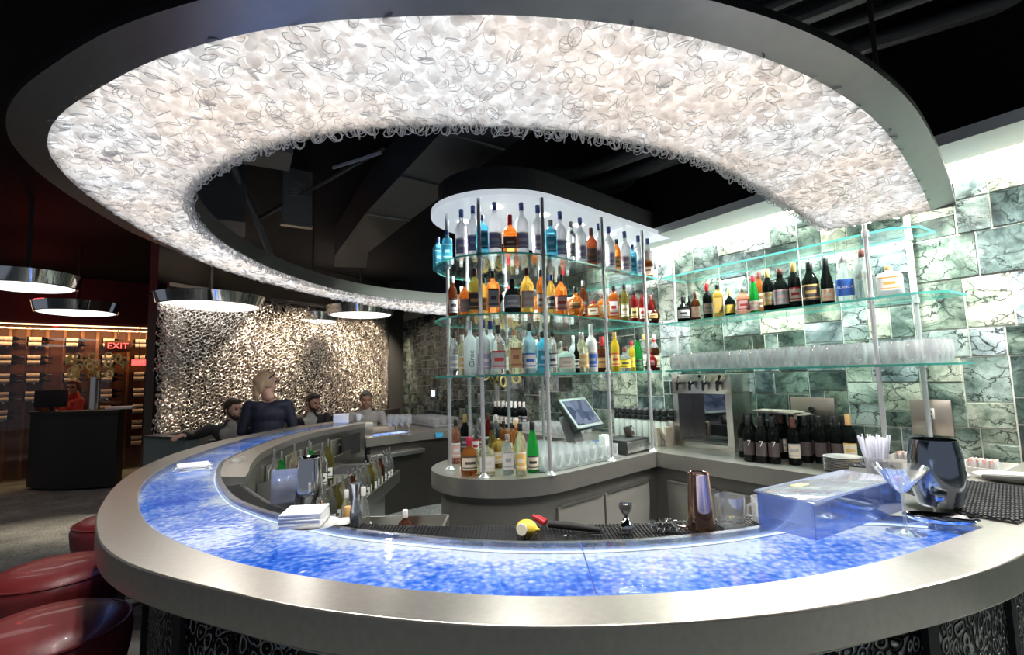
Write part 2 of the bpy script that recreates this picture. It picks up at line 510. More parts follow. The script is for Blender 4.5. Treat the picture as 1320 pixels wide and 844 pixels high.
# ---- soffit over the wall and the shelf canopy
SOFF = pbr('soffit_white', (0.80, 0.82, 0.80), 0.45, var=0.02)
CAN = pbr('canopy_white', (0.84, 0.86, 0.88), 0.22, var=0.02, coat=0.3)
_b = [n for n in CAN.node_tree.nodes if n.type == 'BSDF_PRINCIPLED'][0]   # glow added to brighten the underside; the panel is no lamp
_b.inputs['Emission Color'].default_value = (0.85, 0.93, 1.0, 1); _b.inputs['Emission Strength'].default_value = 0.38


def dshape(grow=0.0, u_end=1.9, n=26, v0=0.0, v1=0.95):
    """rounded-end peninsula outline: front line, wall end, back line, round nose"""
    c = (v0 + v1) / 2; R = (v1 - v0) / 2 + grow; uc = 0.20
    pts = [pen(u_end, v0 - grow)] and [pen(u_end, v0 - grow)]
    arc = []
    for i in range(n + 1):
        a = -pi / 2 - pi * i / n
        arc.append(pen(uc + cos(a) * R * 1.05, c + sin(a) * R))
    line_f = [pen(u_end, v0 - grow)]
    line_b = [pen(u_end, v1 + grow)]
    return [tuple(p) for p in line_f + arc + line_b][::-1]


cor = wal(-0.2, 0.42)
# wall soffit strip (white), seen in front of and above the wall
sof = [tuple(wal(-3.0, 0.0)), tuple(wal(-3.0, 0.42)), tuple(wal(6.2, 0.42)), tuple(wal(6.2, 0.0))]
sb = MB()
sb.prism([tuple(wal(-3.0, 0.11)), tuple(wal(-3.0, 0.42)), tuple(wal(6.2, 0.42)), tuple(wal(6.2, 0.11))], 2.60, 2.66)
sb.prism([tuple(wal(-3.0, 0.0)), tuple(wal(-3.0, 0.11)), tuple(wal(6.2, 0.11)), tuple(wal(6.2, 0.0))], 2.65, 2.66)
struct('trim_1', sb, SOFF, smooth=0)
struct('trim_2', MB().prism([tuple(wal(-3.0, -0.1)), tuple(wal(-3.0, 0.40)), tuple(wal(6.2, 0.40)), tuple(wal(6.2, -0.1))], 2.66, 3.42), CEIL, smooth=0)

canopy = thing('shelf_canopy', 'white rounded canopy panel with round downlights above the bottle shelves', 'canopy', (0, 0, 2.6))
cp = dshape(0.02, 1.62)
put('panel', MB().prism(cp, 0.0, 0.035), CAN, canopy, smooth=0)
put('black_band', MB().prism(dshape(-0.03, 1.62), 0.035, 0.20), BLACK, canopy, smooth=0)
DL = emit('downlight_glow', (1, 1, 1), 6.0)
for u, v in [(-0.02, 0.30), (0.34, 0.22), (0.72, 0.22), (1.12, 0.22), (0.0, 0.68), (0.45, 0.70), (0.95, 0.70)]:
    p = pen(u, v)
    put('downlight', MB().lathe([(0.001, -0.006), (0.036, -0.006), (0.042, -0.003), (0.042, 0.0)], (p.x, p.y, 0), 24, cap=False), DL, canopy)

# ---- back counter worktop (peninsula + run along the wall)
WT = pbr('worktop_steel', (0.52, 0.49, 0.45), 0.32, 0.88, 0.04, 25, 0.08)


def counter_poly(g, dwall=0.60, s_far=-3.2, s_near=1.92):
    def cross(p, d, q, e):
        den = d.x * e.y - d.y * e.x; w = q - p
        return p + d * ((w.x * e.y - w.y * e.x) / den)
    d = dwall + g
    fc = cross(pen(0, -g), A1, wal(0, d), DW)
    bc = cross(pen(0, 0.95 + g), A1, wal(0, d), DW)
    arc = []
    c, R, uc = 0.475, 0.475 + g, 0.20
    for i in range(25):
        a = -pi / 2 - pi * i / 24
        arc.append(tuple(pen(uc + cos(a) * R * 1.06, c + sin(a) * R)))
    return [tuple(wal(s_near, 0.002)), tuple(wal(s_near, d)), tuple(fc)] + arc + [tuple(bc), tuple(wal(s_far, d)), tuple(wal(s_far, 0.002))]


ctr = thing('back_counter', 'stainless steel worktop with a rounded peninsula along the green stone wall', 'counter', (0, 0, 0))
put('worktop', MB().prism(counter_poly(0.03), 0.80, 0.905), WT, ctr, smooth=25)
put('cabinet', MB().prism(counter_poly(-0.03), 0.02, 0.80), pbr('cabinet_steel', (0.20, 0.19, 0.175), 0.38, 0.55, 0.04, 20), ctr, smooth=25)
# doors on the peninsula front and on the wall run
LINE = pbr('dark_gap', (0.01, 0.01, 0.01), 0.6)


def door_panel(p, q, z0, z1, th=0.018, name='door', parent=ctr):
    """p,q: 2-D ends on the cabinet face, left to right as seen from the aisle"""
    p = Vector(p); q = Vector(q); d = (q - p); L = d.length; d.normalize(); n = Vector((d.y, -d.x))
    mid = (p + q) / 2 + n * th / 2
    ang = atan2(d.y, d.x)
    o = put(name, MB().box((0, 0, (z1 - z0) / 2), (L - 0.012, th, z1 - z0), bev=0.003), pbr('door_steel', (0.30, 0.285, 0.26), 0.38, 0.55, 0.05, 14, 0.12, stretch=(60, 1, 1)), parent, (mid.x, mid.y, z0), ang)
    put('handle', MB().box((0, -th / 2 - 0.004, z1 - z0 + 0.004), (L - 0.05, 0.014, 0.012)), ST, o)
    return o


g = 0.03
for u0, u1 in ((0.16, 0.62), (0.63, 1.17)):
    door_panel(pen(u0, g), pen(u1, g), 0.08, 0.70)
for s0, s1 in ((0.06, 0.50), (0.51, 0.95), (0.96, 1.5), (1.52, 2.1)):
    door_panel(wal(s0, 0.57), wal(s1, 0.57), 0.08, 0.70)

# ---- glass shelves of the peninsula and of the wall
ZS = (1.495, 1.865, 2.235)


def shelf_poly_pen(): return dshape(0.0, 1.42)


def strip_edge(mb_poly, z, th):
    mb = MB(); mb.mat(0).prism(mb_poly, z, z + th, True, True)
    n = len(mb_poly)
    for i in range(len(mb.f)):
        if i >= len(mb.f) - n: mb.mi[i] = 1
    return mb


for z, lab in zip(ZS, ('lowest', 'middle', 'topmost')):
    tag(put('glass_shelf', strip_edge(shelf_poly_pen(), z, 0.012), [SHELF_GLASS, SHELF_EDGE], smooth=25),
        f'{lab} clear glass shelf with rounded nose on the peninsula', 'shelf', 'glass shelves')
for z, d0, s1, lab in ((ZS[0], 0.42, 1.72, 'lowest clear glass wall shelf holding stemless glasses'), (ZS[1], 0.42, 1.72, 'middle glass wall shelf holding wine and liqueur bottles'), (ZS[2], 0.40, 1.62, 'topmost empty glass shelf against the stone wall')):
    poly = [tuple(wal(-0.06, 0.06)), tuple(wal(-0.03, d0)), tuple(wal(s1 - 0.1, d0)), tuple(wal(s1, d0 - 0.1)), tuple(wal(s1, 0.06))]
    tag(put('wall_glass_shelf', strip_edge(poly, z, 0.012), [SHELF_GLASS, SHELF_EDGE], smooth=25), lab, 'shelf', 'glass shelves')

# ---- shelf poles: slim round steel posts from worktop to canopy
POLE = pbr('pole_steel', (0.82, 0.82, 0.83), 0.25, 0.7, var=0.04)


def pole(p, label, z1=2.6, r=0.0125, z0=0.905):
    o = thing('shelf_pole', label, 'pole', (p.x, p.y, z0), 0, 'shelf poles')
    put('tube', MB().lathe([(r, 0.0), (r, z1 - z0)], seg=14), POLE, o)
    put('foot', MB().lathe([(0.034, 0.0), (0.034, 0.006), (r + 0.004, 0.02), (r, 0.026)], seg=18), POLE, o)
    for z in ZS: put('clamp', MB().lathe([(r, z - z0 - 0.014), (r + 0.006, z - z0 - 0.012), (r + 0.006, z - z0 + 0.024), (r, z - z0 + 0.026)], seg=14), POLE, o)
    return o


for u, v, w in [(-0.215, 0.25, 'at the rounded nose, front'), (0.09, 0.0, 'front, beside the glass mat'), (0.70, 0.0, 'front, by the cash drawer'), (1.22, 0.0, 'front, in the corner by the wall shelf'),
                (-0.19, 0.62, 'at the rounded nose, rear'), (0.22, 0.93, 'rear edge, first past the nose'), (0.62, 0.93, 'rear edge, behind the till'), (1.02, 0.93, 'rear edge, nearest the wall')]:
    pole(pen(u, v), 'round steel post of the peninsula shelves, ' + w)
for s, d, w in [(1.40, 0.40, 'in front, by the shaker tins'), (1.50, 0.07, 'at the wall, beside the outlet plate'), (-0.17, 0.07, 'at the wall, behind the corner post')]:
    pole(wal(s, d), 'round steel post of the wall shelves, ' + w)

# ================================================================== BAR
OUT = spline([(-1.98, 5.85), (-2.30, 5.2), (-2.42, 4.25), (-2.36, 3.6), (-2.24, 3.15), (-2.08, 2.75), (-1.87, 2.36), (-1.62, 1.98), (-1.44, 1.749), (-1.238, 1.53), (-1.05, 1.38), (-.87, 1.275), (-.692, 1.19),
              (-.471, 1.093), (-.259, 1.03), (-.103, .997), (.043, .98), (.217, .978), (.389, .99), (.57, 1.02), (.794, 1.085), (1.02, 1.165), (1.244, 1.272), (1.6, 1.49), (2.0, 1.80), (2.5, 2.26)], 140)
GOUT = spline([(-1.86, 5.72), (-2.10, 5.1), (-2.25, 4.3), (-2.20, 3.7), (-2.08, 3.14), (-1.91, 2.68), (-1.70, 2.30), (-1.464, 1.982), (-1.242, 1.731), (-1.014, 1.54), (-.812, 1.403), (-.641, 1.31),
               (-.464, 1.235), (-.297, 1.178), (-.116, 1.134), (.051, 1.112), (.25, 1.110), (.45, 1.132), (.671, 1.183), (.908, 1.268), (1.151, 1.385), (1.340, 1.485)], 120)
GIN = spline([(-1.76, 5.50), (-1.93, 4.95), (-2.01, 4.5), (-1.96, 3.9), (-1.82, 3.2), (-1.66, 2.82), (-1.44, 2.45), (-1.18, 2.10), (-.98, 1.91), (-.822, 1.79), (-.557, 1.63), (-.30, 1.53),
              (-.06, 1.46), (.159, 1.438), (.377, 1.448), (.587, 1.487), (.754, 1.541), (.93, 1.60), (1.10, 1.62), (1.25, 1.57)], 110)
LEDGE = spline([(-1.62, 5.45), (-1.78, 4.9), (-1.835, 4.42), (-1.78, 3.775), (-1.687, 3.35), (-1.53, 2.93), (-1.42, 2.70), (-1.36, 2.55)], 40)
T = 1.03
rimw = MB()
rim_poly = OUT + [tuple(wal(1.9, 0.02)), tuple(wal(1.9, 0.62)), (1.60, 1.98), (1.40, 1.72), (1.30, 1.60)] + [p for p in reversed(GOUT)]
bar = thing('bar', 'long curved bar with wide brushed steel rim and glowing blue glass inlay', 'bar', (0, 0, 0))
rimw.prism(rim_poly, T - 0.085, T)
rim = put('rim', rimw, ST_TOP, bar, smooth=20)
bv = rim.modifiers.new('bevel', 'BEVEL'); bv.width = 0.004; bv.segments = 2; bv.limit_method = 'ANGLE'; bv.angle_limit = radians(50)


def inset_curve(C, d):
    out = []
    for i in range(len(C)):
        a = Vector(C[max(i - 1, 0)]); b = Vector(C[min(i + 1, len(C) - 1)]); t = (b - a).normalized()
        out.append((C[i][0] - t.y * d, C[i][1] + t.x * d))
    return out


# lower lip of the rim
L0 = inset_curve(OUT, 0.06); L1 = inset_curve(OUT, 0.075)
put('lower_lip', MB().prism(L0 + L1[::-1], T - 0.125, T - 0.085), ST, bar, smooth=20)


def inlay_mat():
    m, nt, out = new_mat('blue_lit_inlay')
    tc = N(nt, 'ShaderNodeTexCoord')
    v = N(nt, 'ShaderNodeTexVoronoi', Scale=62.0, feature='SMOOTH_F1'); v2 = N(nt, 'ShaderNodeTexVoronoi', Scale=34.0, feature='DISTANCE_TO_EDGE')
    n = N(nt, 'ShaderNodeTexNoise', Scale=3.2, Detail=4.0, Roughness=0.65); nf = N(nt, 'ShaderNodeTexNoise', Scale=90.0, Detail=2.0)
    for x in (v, v2, n, nf): nt.links.new(tc.outputs['Object'], x.inputs['Vector'])
    at = N(nt, 'ShaderNodeAttribute', attribute_name='led')
    # brightness of the light that reaches each frosted ring: fast fall-off from the LED strip
    a = N(nt, 'ShaderNodeMath', operation='MULTIPLY'); a.inputs[1].default_value = 1.25; nt.links.new(n.outputs[0], a.inputs[0])
    b = N(nt, 'ShaderNodeMath', operation='MULTIPLY_ADD'); b.inputs[1].default_value = -0.55; nt.links.new(v.outputs[0], b.inputs[0]); nt.links.new(a.outputs[0], b.inputs[2])
    c = N(nt, 'ShaderNodeMath', operation='MULTIPLY_ADD'); c.inputs[1].default_value = 0.36; nt.links.new(nf.outputs[0], c.inputs[0]); nt.links.new(b.outputs[0], c.inputs[2])
    d = N(nt, 'ShaderNodeMath', operation='MULTIPLY_ADD'); d.inputs[1].default_value = 0.30; nt.links.new(at.outputs['Fac'], d.inputs[0]); nt.links.new(c.outputs[0], d.inputs[2])
    cr = N(nt, 'ShaderNodeValToRGB'); e = cr.color_ramp.elements
    e[0].position = 0.25; e[0].color = (0.02, 0.10, 0.66, 1); e[1].position = 0.86; e[1].color = (0.85, 0.92, 1.0, 1)
    k = e.new(0.42); k.color = (0.05, 0.20, 0.85, 1); k = e.new(0.53); k.color = (0.16, 0.32, 0.92, 1); k = e.new(0.66); k.color = (0.36, 0.50, 0.98, 1)
    nt.links.new(d.outputs[0], cr.inputs[0])
    em = N(nt, 'ShaderNodeEmission', Strength=1.0); nt.links.new(cr.outputs[0], em.inputs[0])
    nt.links.new(em.outputs[0], out.inputs[0])
    return m


def glass_surface():
    m, nt, out = new_mat('bar_glass_top')
    t = N(nt, 'ShaderNodeBsdfTransparent', Color=(0.96, 0.98, 1, 1)); g_ = N(nt, 'ShaderNodeBsdfGlossy', Roughness=0.04)
    tc = N(nt, 'ShaderNodeTexCoord'); ns = N(nt, 'ShaderNodeTexNoise', Scale=16.0, Detail=2.0); nt.links.new(tc.outputs['Object'], ns.inputs['Vector'])
    bp = N(nt, 'ShaderNodeBump', Strength=0.12, Distance=0.01); nt.links.new(ns.outputs[0], bp.inputs['Height']); nt.links.new(bp.outputs[0], g_.inputs['Normal'])
    fr = N(nt, 'ShaderNodeLayerWeight', Blend=0.5)
    pw = N(nt, 'ShaderNodeMath', operation='POWER'); pw.inputs[1].default_value = 4.0; nt.links.new(fr.outputs['Facing'], pw.inputs[0])
    mr = N(nt, 'ShaderNodeMapRange'); mr.inputs[3].default_value = 0.035; mr.inputs[4].default_value = 0.8; nt.links.new(pw.outputs[0], mr.inputs[0])
    mx = N(nt, 'ShaderNodeMixShader'); nt.links.new(mr.outputs[0], mx.inputs[0]); nt.links.new(t.outputs[0], mx.inputs[1]); nt.links.new(g_.outputs[0], mx.inputs[2])
    nt.links.new(mx.outputs[0], out.inputs[0])
    return m


def resample(C, n):
    s = np.concatenate([[0], np.cumsum(np.linalg.norm(np.diff(np.array(C), axis=0), axis=1))]); q = np.linspace(0, s[-1], n); A = np.array(C)
    return [(float(np.interp(x, s, A[:, 0])), float(np.interp(x, s, A[:, 1]))) for x in q]


NA = 200
ga, gi = resample(GOUT, NA), resample(GIN, NA)
V, F, LED = [], [], []
rows = 12
for j in range(rows + 1):
    t = j / rows
    for i in range(NA):
        V.append((ga[i][0] * (1 - t) + gi[i][0] * t, ga[i][1] * (1 - t) + gi[i][1] * t, T - 0.030)); LED.append(max(0, (t - 0.45) / 0.55) ** 2 + 0.35 * max(0, 1 - t / 0.08))
for j in range(rows):
    for i in range(NA - 1):
        F.append((j * NA + i, j * NA + i + 1, (j + 1) * NA + i + 1, (j + 1) * NA + i))
me = bpy.data.meshes.new('light_panel'); me.from_pydata(V, [], F); me.materials.append(inlay_mat())
at = me.attributes.new('led', 'FLOAT', 'POINT'); at.data.foreach_set('value', LED); me.update()
put('light_panel', me, None, bar)
GLT = glass_surface()
gl = MB(); gl.mat(0).prism(GOUT + GIN[::-1], T - 0.012, T + 0.0005)
put('glass_top', gl, [GLT], bar, smooth=0)
# seams of the glass top
for (x0, y0), (x1, y1) in (((0.175, 1.437), (0.165, 1.112)), ((-1.99, 4.30), (-2.25, 4.15)), ((-1.08, 2.01), (-1.28, 1.78))):
    sm = MB().box(((x0 + x1) / 2, (y0 + y1) / 2, T + 0.0008), (0.003, math.hypot(x1 - x0, y1 - y0), 0.0012), atan2(y1 - y0, x1 - x0) - pi / 2)
    put('glass_seam', sm, pbr('seam_blue', (0.02, 0.06, 0.35), 0.3), bar)
# inner LED strip and steel edge
LEDM = emit('led_strip', (0.62, 0.78, 1.0), 2.0)
put('led_strip', MB().tube([(x, y, T - 0.022) for x, y in inset_curve(GIN, -0.006)], 0.0025, 6), LEDM, bar)
put('inner_edge', MB().prism(inset_curve(GIN, 0.0) + inset_curve(GIN, 0.022)[::-1], T - 0.05, T - 0.001), steel('inner_edge_steel', (0.40, 0.42, 0.50), 0.25), bar, smooth=20)
# pale steel ledge of the far arm
gcut = [p for p in GIN if p[1] > 2.52]
put('ledge', MB().prism(inset_curve(gcut, 0.02) + LEDGE[::-1], T - 0.05, T - 0.002), ST_TOP, bar, smooth=20)
# step behind the glass on the near arm (carries the black mats)
NEAR = [p for p in inset_curve(GIN, 0.02) if p[1] < 2.6]
STEPIN = spline([(-1.36, 2.55), (-1.10, 2.24), (-.92, 2.06), (-.75, 1.93), (-.56, 1.84), (-.30, 1.78), (-.07, 1.76), (.195, 1.745), (.459, 1.75), (.70, 1.78), (.95, 1.86), (1.15, 1.98), (1.40, 2.2), (1.72, 2.62)], 60)
put('service_step', MB().prism(NEAR + [(1.40, 1.72), (1.60, 1.98), tuple(wal(1.9, 0.64)), tuple(wal(1.5, 0.64))] + STEPIN[::-1], 0.90, 0.985), ST_DARK, bar, smooth=20)
MATR = pbr('ribbed_mat', (0.012, 0.012, 0.014), 0.5)


def mat_mesh(poly, z, rib):
    """black bar mat with a grid of little studs"""
    mb = MB(); mb.prism(poly, z, z + 0.006)
    xs = [p[0] for p in poly]; ys = [p[1] for p in poly]

    def inside(x, y):
        c = False; n = len(poly)
        for i in range(n):
            (x1, y1), (x2, y2) = poly[i], poly[(i + 1) % n]
            if (y1 > y) != (y2 > y) and x < (x2 - x1) * (y - y1) / (y2 - y1) + x1: c = not c
        return c
    y = min(ys)
    while y < max(ys):
        x = min(xs)
        while x < max(xs):
            if inside(x, y) and inside(x + rib, y + rib): mb.box((x, y, z + 0.0085), (rib * 0.55, rib * 0.55, 0.006))
            x += rib
        y += rib
    return mb


mp1 = [p for p in inset_curve(GIN, 0.03) if p[1] < 2.50 and p[0] < -0.86]
sp1 = [p for p in STEPIN if p[0] < -0.80]
tag(put('bar_mat', mat_mesh(mp1 + [(sp1[-1][0] - 0.01, sp1[-1][1] - 0.01)] + inset_curve(sp1, -0.012)[::-1], 0.985, 0.012), MATR, smooth=0), 'wedge-shaped black rubber bar mat left of the shaker tin', 'bar mat')
mp2 = [p for p in inset_curve(GIN, 0.03) if -0.66 < p[0] < 1.0 and p[1] < 1.75]
sp2 = [p for p in STEPIN if -0.66 < p[0] < 1.0 and p[1] < 2.0]
tag(put('bar_mat', mat_mesh(mp2 + inset_curve(sp2, -0.012)[::-1], 0.985, 0.012), MATR, smooth=0), 'long narrow black rubber mat behind the blue glass, under the strainer and glass', 'bar mat')
mp3 = [(1.395, 1.60), (1.45, 1.50), (2.05, 1.97), (1.82, 2.16), (1.60, 1.98)]
MAT_R = [(1.385, 1.60), (1.455, 1.495), (1.60, 1.575), (1.95, 1.85), (1.80, 2.03), (1.66, 2.0), (1.45, 1.95)]
tag(put('bar_mat', mat_mesh(MAT_R, T + 0.0005, 0.014), MATR, smooth=0), 'studded black rubber mat under the dark metal cooler at the bar end', 'bar mat')


# front die of the bar with pressed ring ornament
def die_mat():
    m, nt, out = new_mat('ornament_panel')
    b = N(nt, 'ShaderNodeBsdfPrincipled', Metallic=1.0, Roughness=0.28)
    tc = N(nt, 'ShaderNodeTexCoord'); ns = N(nt, 'ShaderNodeTexNoise', Scale=6.0, Detail=1.0)
    nt.links.new(tc.outputs['Object'], ns.inputs['Vector'])
    wv = N(nt, 'ShaderNodeVectorMath', operation='MULTIPLY_ADD'); wv.inputs[1].default_value = (0.12, 0.12, 0.12)
    nt.links.new(ns.outputs['Color'], wv.inputs[0]); nt.links.new(tc.outputs['Object'], wv.inputs[2])
    vo = N(nt, 'ShaderNodeTexVoronoi', Scale=26.0); nt.links.new(wv.outputs[0], vo.inputs['Vector'])
    sn = N(nt, 'ShaderNodeMath', operation='MULTIPLY'); sn.inputs[1].default_value = 16.0; nt.links.new(vo.outputs[0], sn.inputs[0])
    s2 = N(nt, 'ShaderNodeMath', operation='SINE'); nt.links.new(sn.outputs[0], s2.inputs[0])
    cr = N(nt, 'ShaderNodeValToRGB'); cr.color_ramp.elements[0].position = 0.35; cr.color_ramp.elements[1].position = 0.55
    cr.color_ramp.elements[0].color = (0.008, 0.008, 0.01, 1); cr.color_ramp.elements[1].color = (0.42, 0.42, 0.42, 1)
    nt.links.new(s2.outputs[0], cr.inputs[0]); nt.links.new(cr.outputs[0], b.inputs['Base Color'])
    bp = N(nt, 'ShaderNodeBump', Strength=0.8, Distance=0.01); nt.links.new(s2.outputs[0], bp.inputs['Height']); nt.links.new(bp.outputs[0], b.inputs['Normal'])
    nt.links.new(b.outputs[0], out.inputs[0])
    return m


D0, D1 = inset_curve(OUT, 0.16), inset_curve(OUT, 0.20)
put('front_panel', MB().prism(D0 + D1[::-1], 0.12, T - 0.085), die_mat(), bar, smooth=30)
put('plinth', MB().prism(inset_curve(OUT, 0.20) + inset_curve(OUT, 0.24)[::-1], 0.0, 0.12), BLACK, bar, smooth=30)
for i in range(4, 138, 9):
    a = Vector(inset_curve(OUT, 0.155)[i]); b_ = Vector(inset_curve(OUT, 0.155)[i + 1]); ang = atan2((b_ - a).y, (b_ - a).x)
    put('panel_stile', MB().box((a.x, a.y, 0.51), (0.05, 0.02, 0.86), ang), BLACK, bar)

# ================================================================== CEILING RING LIGHT
ZR = 2.30
WOUT = spline([(-0.30, 6.75), (-0.95, 6.30), (-1.42, 5.60), (-1.84, 4.60), (-2.03, 3.55), (-1.97, 2.85), (-1.87, 2.38), (-1.74, 1.96), (-1.60, 1.68), (-1.46, 1.51), (-1.29, 1.375), (-1.08, 1.257), (-0.861, 1.152), (-0.628, 1.077),
               (-0.433, 1.040), (-0.257, 1.028), (-0.051, 1.028), (0.088, 1.040), (0.268, 1.070), (0.468, 1.127), (0.702, 1.225), (0.962, 1.375), (1.278, 1.615), (1.758, 2.070), (2.20, 2.52)], 150)
WIN = spline([(-0.25, 5.60), (-0.746, 5.307), (-1.243, 4.90), (-1.56, 4.354), (-1.70, 3.628), (-1.68, 2.98), (-1.57, 2.48), (-1.41, 2.13), (-1.231, 1.905), (-1.023, 1.740), (-0.80, 1.615), (-0.586, 1.545), (-0.379, 1.515),
              (-0.18, 1.512), (0.017, 1.535), (0.223, 1.585), (0.518, 1.705), (0.76, 1.840), (1.018, 2.05), (1.26, 2.275), (1.60, 2.60), (1.86, 2.84)], 150)
ringl = thing('ceiling_ring_light', 'huge curved luminous ceiling ring hung with white plastic loops in steel frame', 'ceiling light', (0, 0, 0))


def diffuser_mat():
    m, nt, out = new_mat('ring_diffuser')
    tc = N(nt, 'ShaderNodeTexCoord'); ns = N(nt, 'ShaderNodeTexNoise', Scale=2.5, Detail=2.0); nt.links.new(tc.outputs['Object'], ns.inputs['Vector'])
    cr = N(nt, 'ShaderNodeValToRGB'); cr.color_ramp.elements[0].color = (1.0, 0.93, 0.86, 1); cr.color_ramp.elements[1].color = (0.93, 0.97, 1.0, 1)
    cr.color_ramp.elements[0].position = 0.38; cr.color_ramp.elements[1].position = 0.62
    e = N(nt, 'ShaderNodeEmission', Strength=1.0); nt.links.new(ns.outputs[0], cr.inputs[0]); nt.links.new(cr.outputs[0], e.inputs[0])
    nt.links.new(e.outputs[0], out.inputs[0])
    return m


put('diffuser', MB().ribbon([(x, y, ZR + 0.035) for x, y in WIN], [(x, y, ZR + 0.035) for x, y in WOUT]), diffuser_mat(), ringl, smooth=0)
put('housing', MB().prism(WOUT + WIN[::-1], ZR + 0.04, ZR + 0.10), BLACK, ringl, smooth=30)
FO = []
for i_, (x_, y_) in enumerate(WOUT):
    a_ = Vector(WOUT[max(i_ - 1, 0)]); b_ = Vector(WOUT[min(i_ + 1, len(WOUT) - 1)]); t_ = (b_ - a_).normalized()
    k_ = -0.095 * min(1.0, max(0.08, (i_ / len(WOUT) - 0.34) / 0.12))
    FO.append((x_ - t_.y * k_, y_ + t_.x * k_))
fl = MB()
fl.ribbon([(x, y, ZR - 0.004) for x, y in WOUT], [(x, y, ZR + 0.012) for x, y in FO])
fl.ribbon([(x, y, ZR + 0.012) for x, y in FO], [(x, y, ZR + 0.035) for x, y in FO])
fl.ribbon([(x, y, ZR + 0.035) for x, y in FO], [(x, y, ZR + 0.095) for x, y in WOUT])
fl.ribbon([(x, y, ZR + 0.05) for x, y in WOUT], [(x, y, ZR - 0.004) for x, y in WOUT])
put('outer_frame', fl, steel('ring_frame_steel', (0.26, 0.26, 0.265), 0.33, (1, 1, 1), 0.05, 20), ringl, smooth=40)
fi = MB()
W2 = inset_curve(WIN, 0.012)
fi.ribbon([(x, y, ZR + 0.0) for x, y in W2], [(x, y, ZR + 0.10) for x, y in W2])
fi.ribbon([(x, y, ZR + 0.0) for x, y in WIN], [(x, y, ZR + 0.0) for x, y in W2])
fi.ribbon([(x, y, ZR + 0.05) for x, y in WIN], [(x, y, ZR + 0.0) for x, y in WIN])
put('inner_frame', fi, ST, ringl, smooth=40)
# end plate
e0, e1 = Vector(WOUT[-1]), Vector(WIN[-1]); f0 = Vector(FO[-1])
put('end_plate', MB().ribbon([(f0.x, f0.y, ZR - 0.004), (e1.x, e1.y, ZR - 0.004)], [(f0.x, f0.y, ZR + 0.115), (e1.x, e1.y, ZR + 0.115)]), ST, ringl)


def ring_cloud(name, centers, mats, parent, R, r, seg, tseg, jitter, rnd, axis_fn, squash=0.0):
    """many small loops in one mesh, numpy-fast"""
    n = len(centers)
    th = np.linspace(0, 2 * np.pi, seg, endpoint=False); ph = np.linspace(0, 2 * np.pi, tseg, endpoint=False)
    TH, PH = np.meshgrid(th, ph, indexing='ij')
    bx = (R + r * np.cos(PH)) * np.cos(TH); by = (R + r * np.cos(PH)) * np.sin(TH); bz = r * np.sin(PH)
    base = np.stack([bx.ravel(), by.ravel(), bz.ravel()], 1)
    k = len(base)
    V = np.zeros((n * k, 3))
    for i, c in enumerate(centers):
        Mx = axis_fn(i, c)
        V[i * k:(i + 1) * k] = base * (1 + rnd.uniform(-jitter, jitter)) @ Mx.T + np.array(c)
    fi_ = []
    for a in range(seg):
        for b in range(tseg):
            a2, b2 = (a + 1) % seg, (b + 1) % tseg
            fi_.append((a * tseg + b, a2 * tseg + b, a2 * tseg + b2, a * tseg + b2))
    fi_ = np.array(fi_)
    Fm = (fi_[None] + (np.arange(n) * k)[:, None, None]).reshape(-1, 4)
    me = bpy.data.meshes.new(name)
    me.vertices.add(len(V)); me.vertices.foreach_set('co', V.ravel())
    me.loops.add(Fm.size); me.loops.foreach_set('vertex_index', Fm.ravel().astype(np.int32))
    me.polygons.add(len(Fm)); me.polygons.foreach_set('loop_start', np.arange(0, Fm.size, 4, dtype=np.int32)); me.polygons.foreach_set('loop_total', np.full(len(Fm), 4, dtype=np.int32))
    me.polygons.foreach_set('use_smooth', np.ones(len(Fm), dtype=bool))
    for m in (mats if isinstance(mats, list) else [mats]): me.materials.append(m)
    me.update(calc_edges=True); me.validate()
    o = bpy.data.objects.new(name, me); COL.objects.link(o)
    if parent: o.parent = parent
    return o


def rotm(rx, ry, rz): return np.array(Euler((rx, ry, rz)).to_matrix())


def loop_mat():
    m, nt, out = new_mat('white_plastic_loop')
    d = N(nt, 'ShaderNodeBsdfDiffuse', Color=(0.93, 0.93, 0.93, 1)); t = N(nt, 'ShaderNodeBsdfTranslucent', Color=(0.95, 0.95, 0.95, 1)); g_ = N(nt, 'ShaderNodeBsdfGlossy', Roughness=0.25)
    tr = N(nt, 'ShaderNodeBsdfTransparent')
    a = N(nt, 'ShaderNodeMixShader'); a.inputs[0].default_value = 0.6; nt.links.new(d.outputs[0], a.inputs[1]); nt.links.new(t.outputs[0], a.inputs[2])
    b = N(nt, 'ShaderNodeMixShader'); b.inputs[0].default_value = 0.10; nt.links.new(a.outputs[0], b.inputs[1]); nt.links.new(g_.outputs[0], b.inputs[2])
    c = N(nt, 'ShaderNodeMixShader'); c.inputs[0].default_value = 0.40; nt.links.new(b.outputs[0], c.inputs[1]); nt.links.new(tr.outputs[0], c.inputs[2])
    nt.links.new(c.outputs[0], out.inputs[0])
    return m


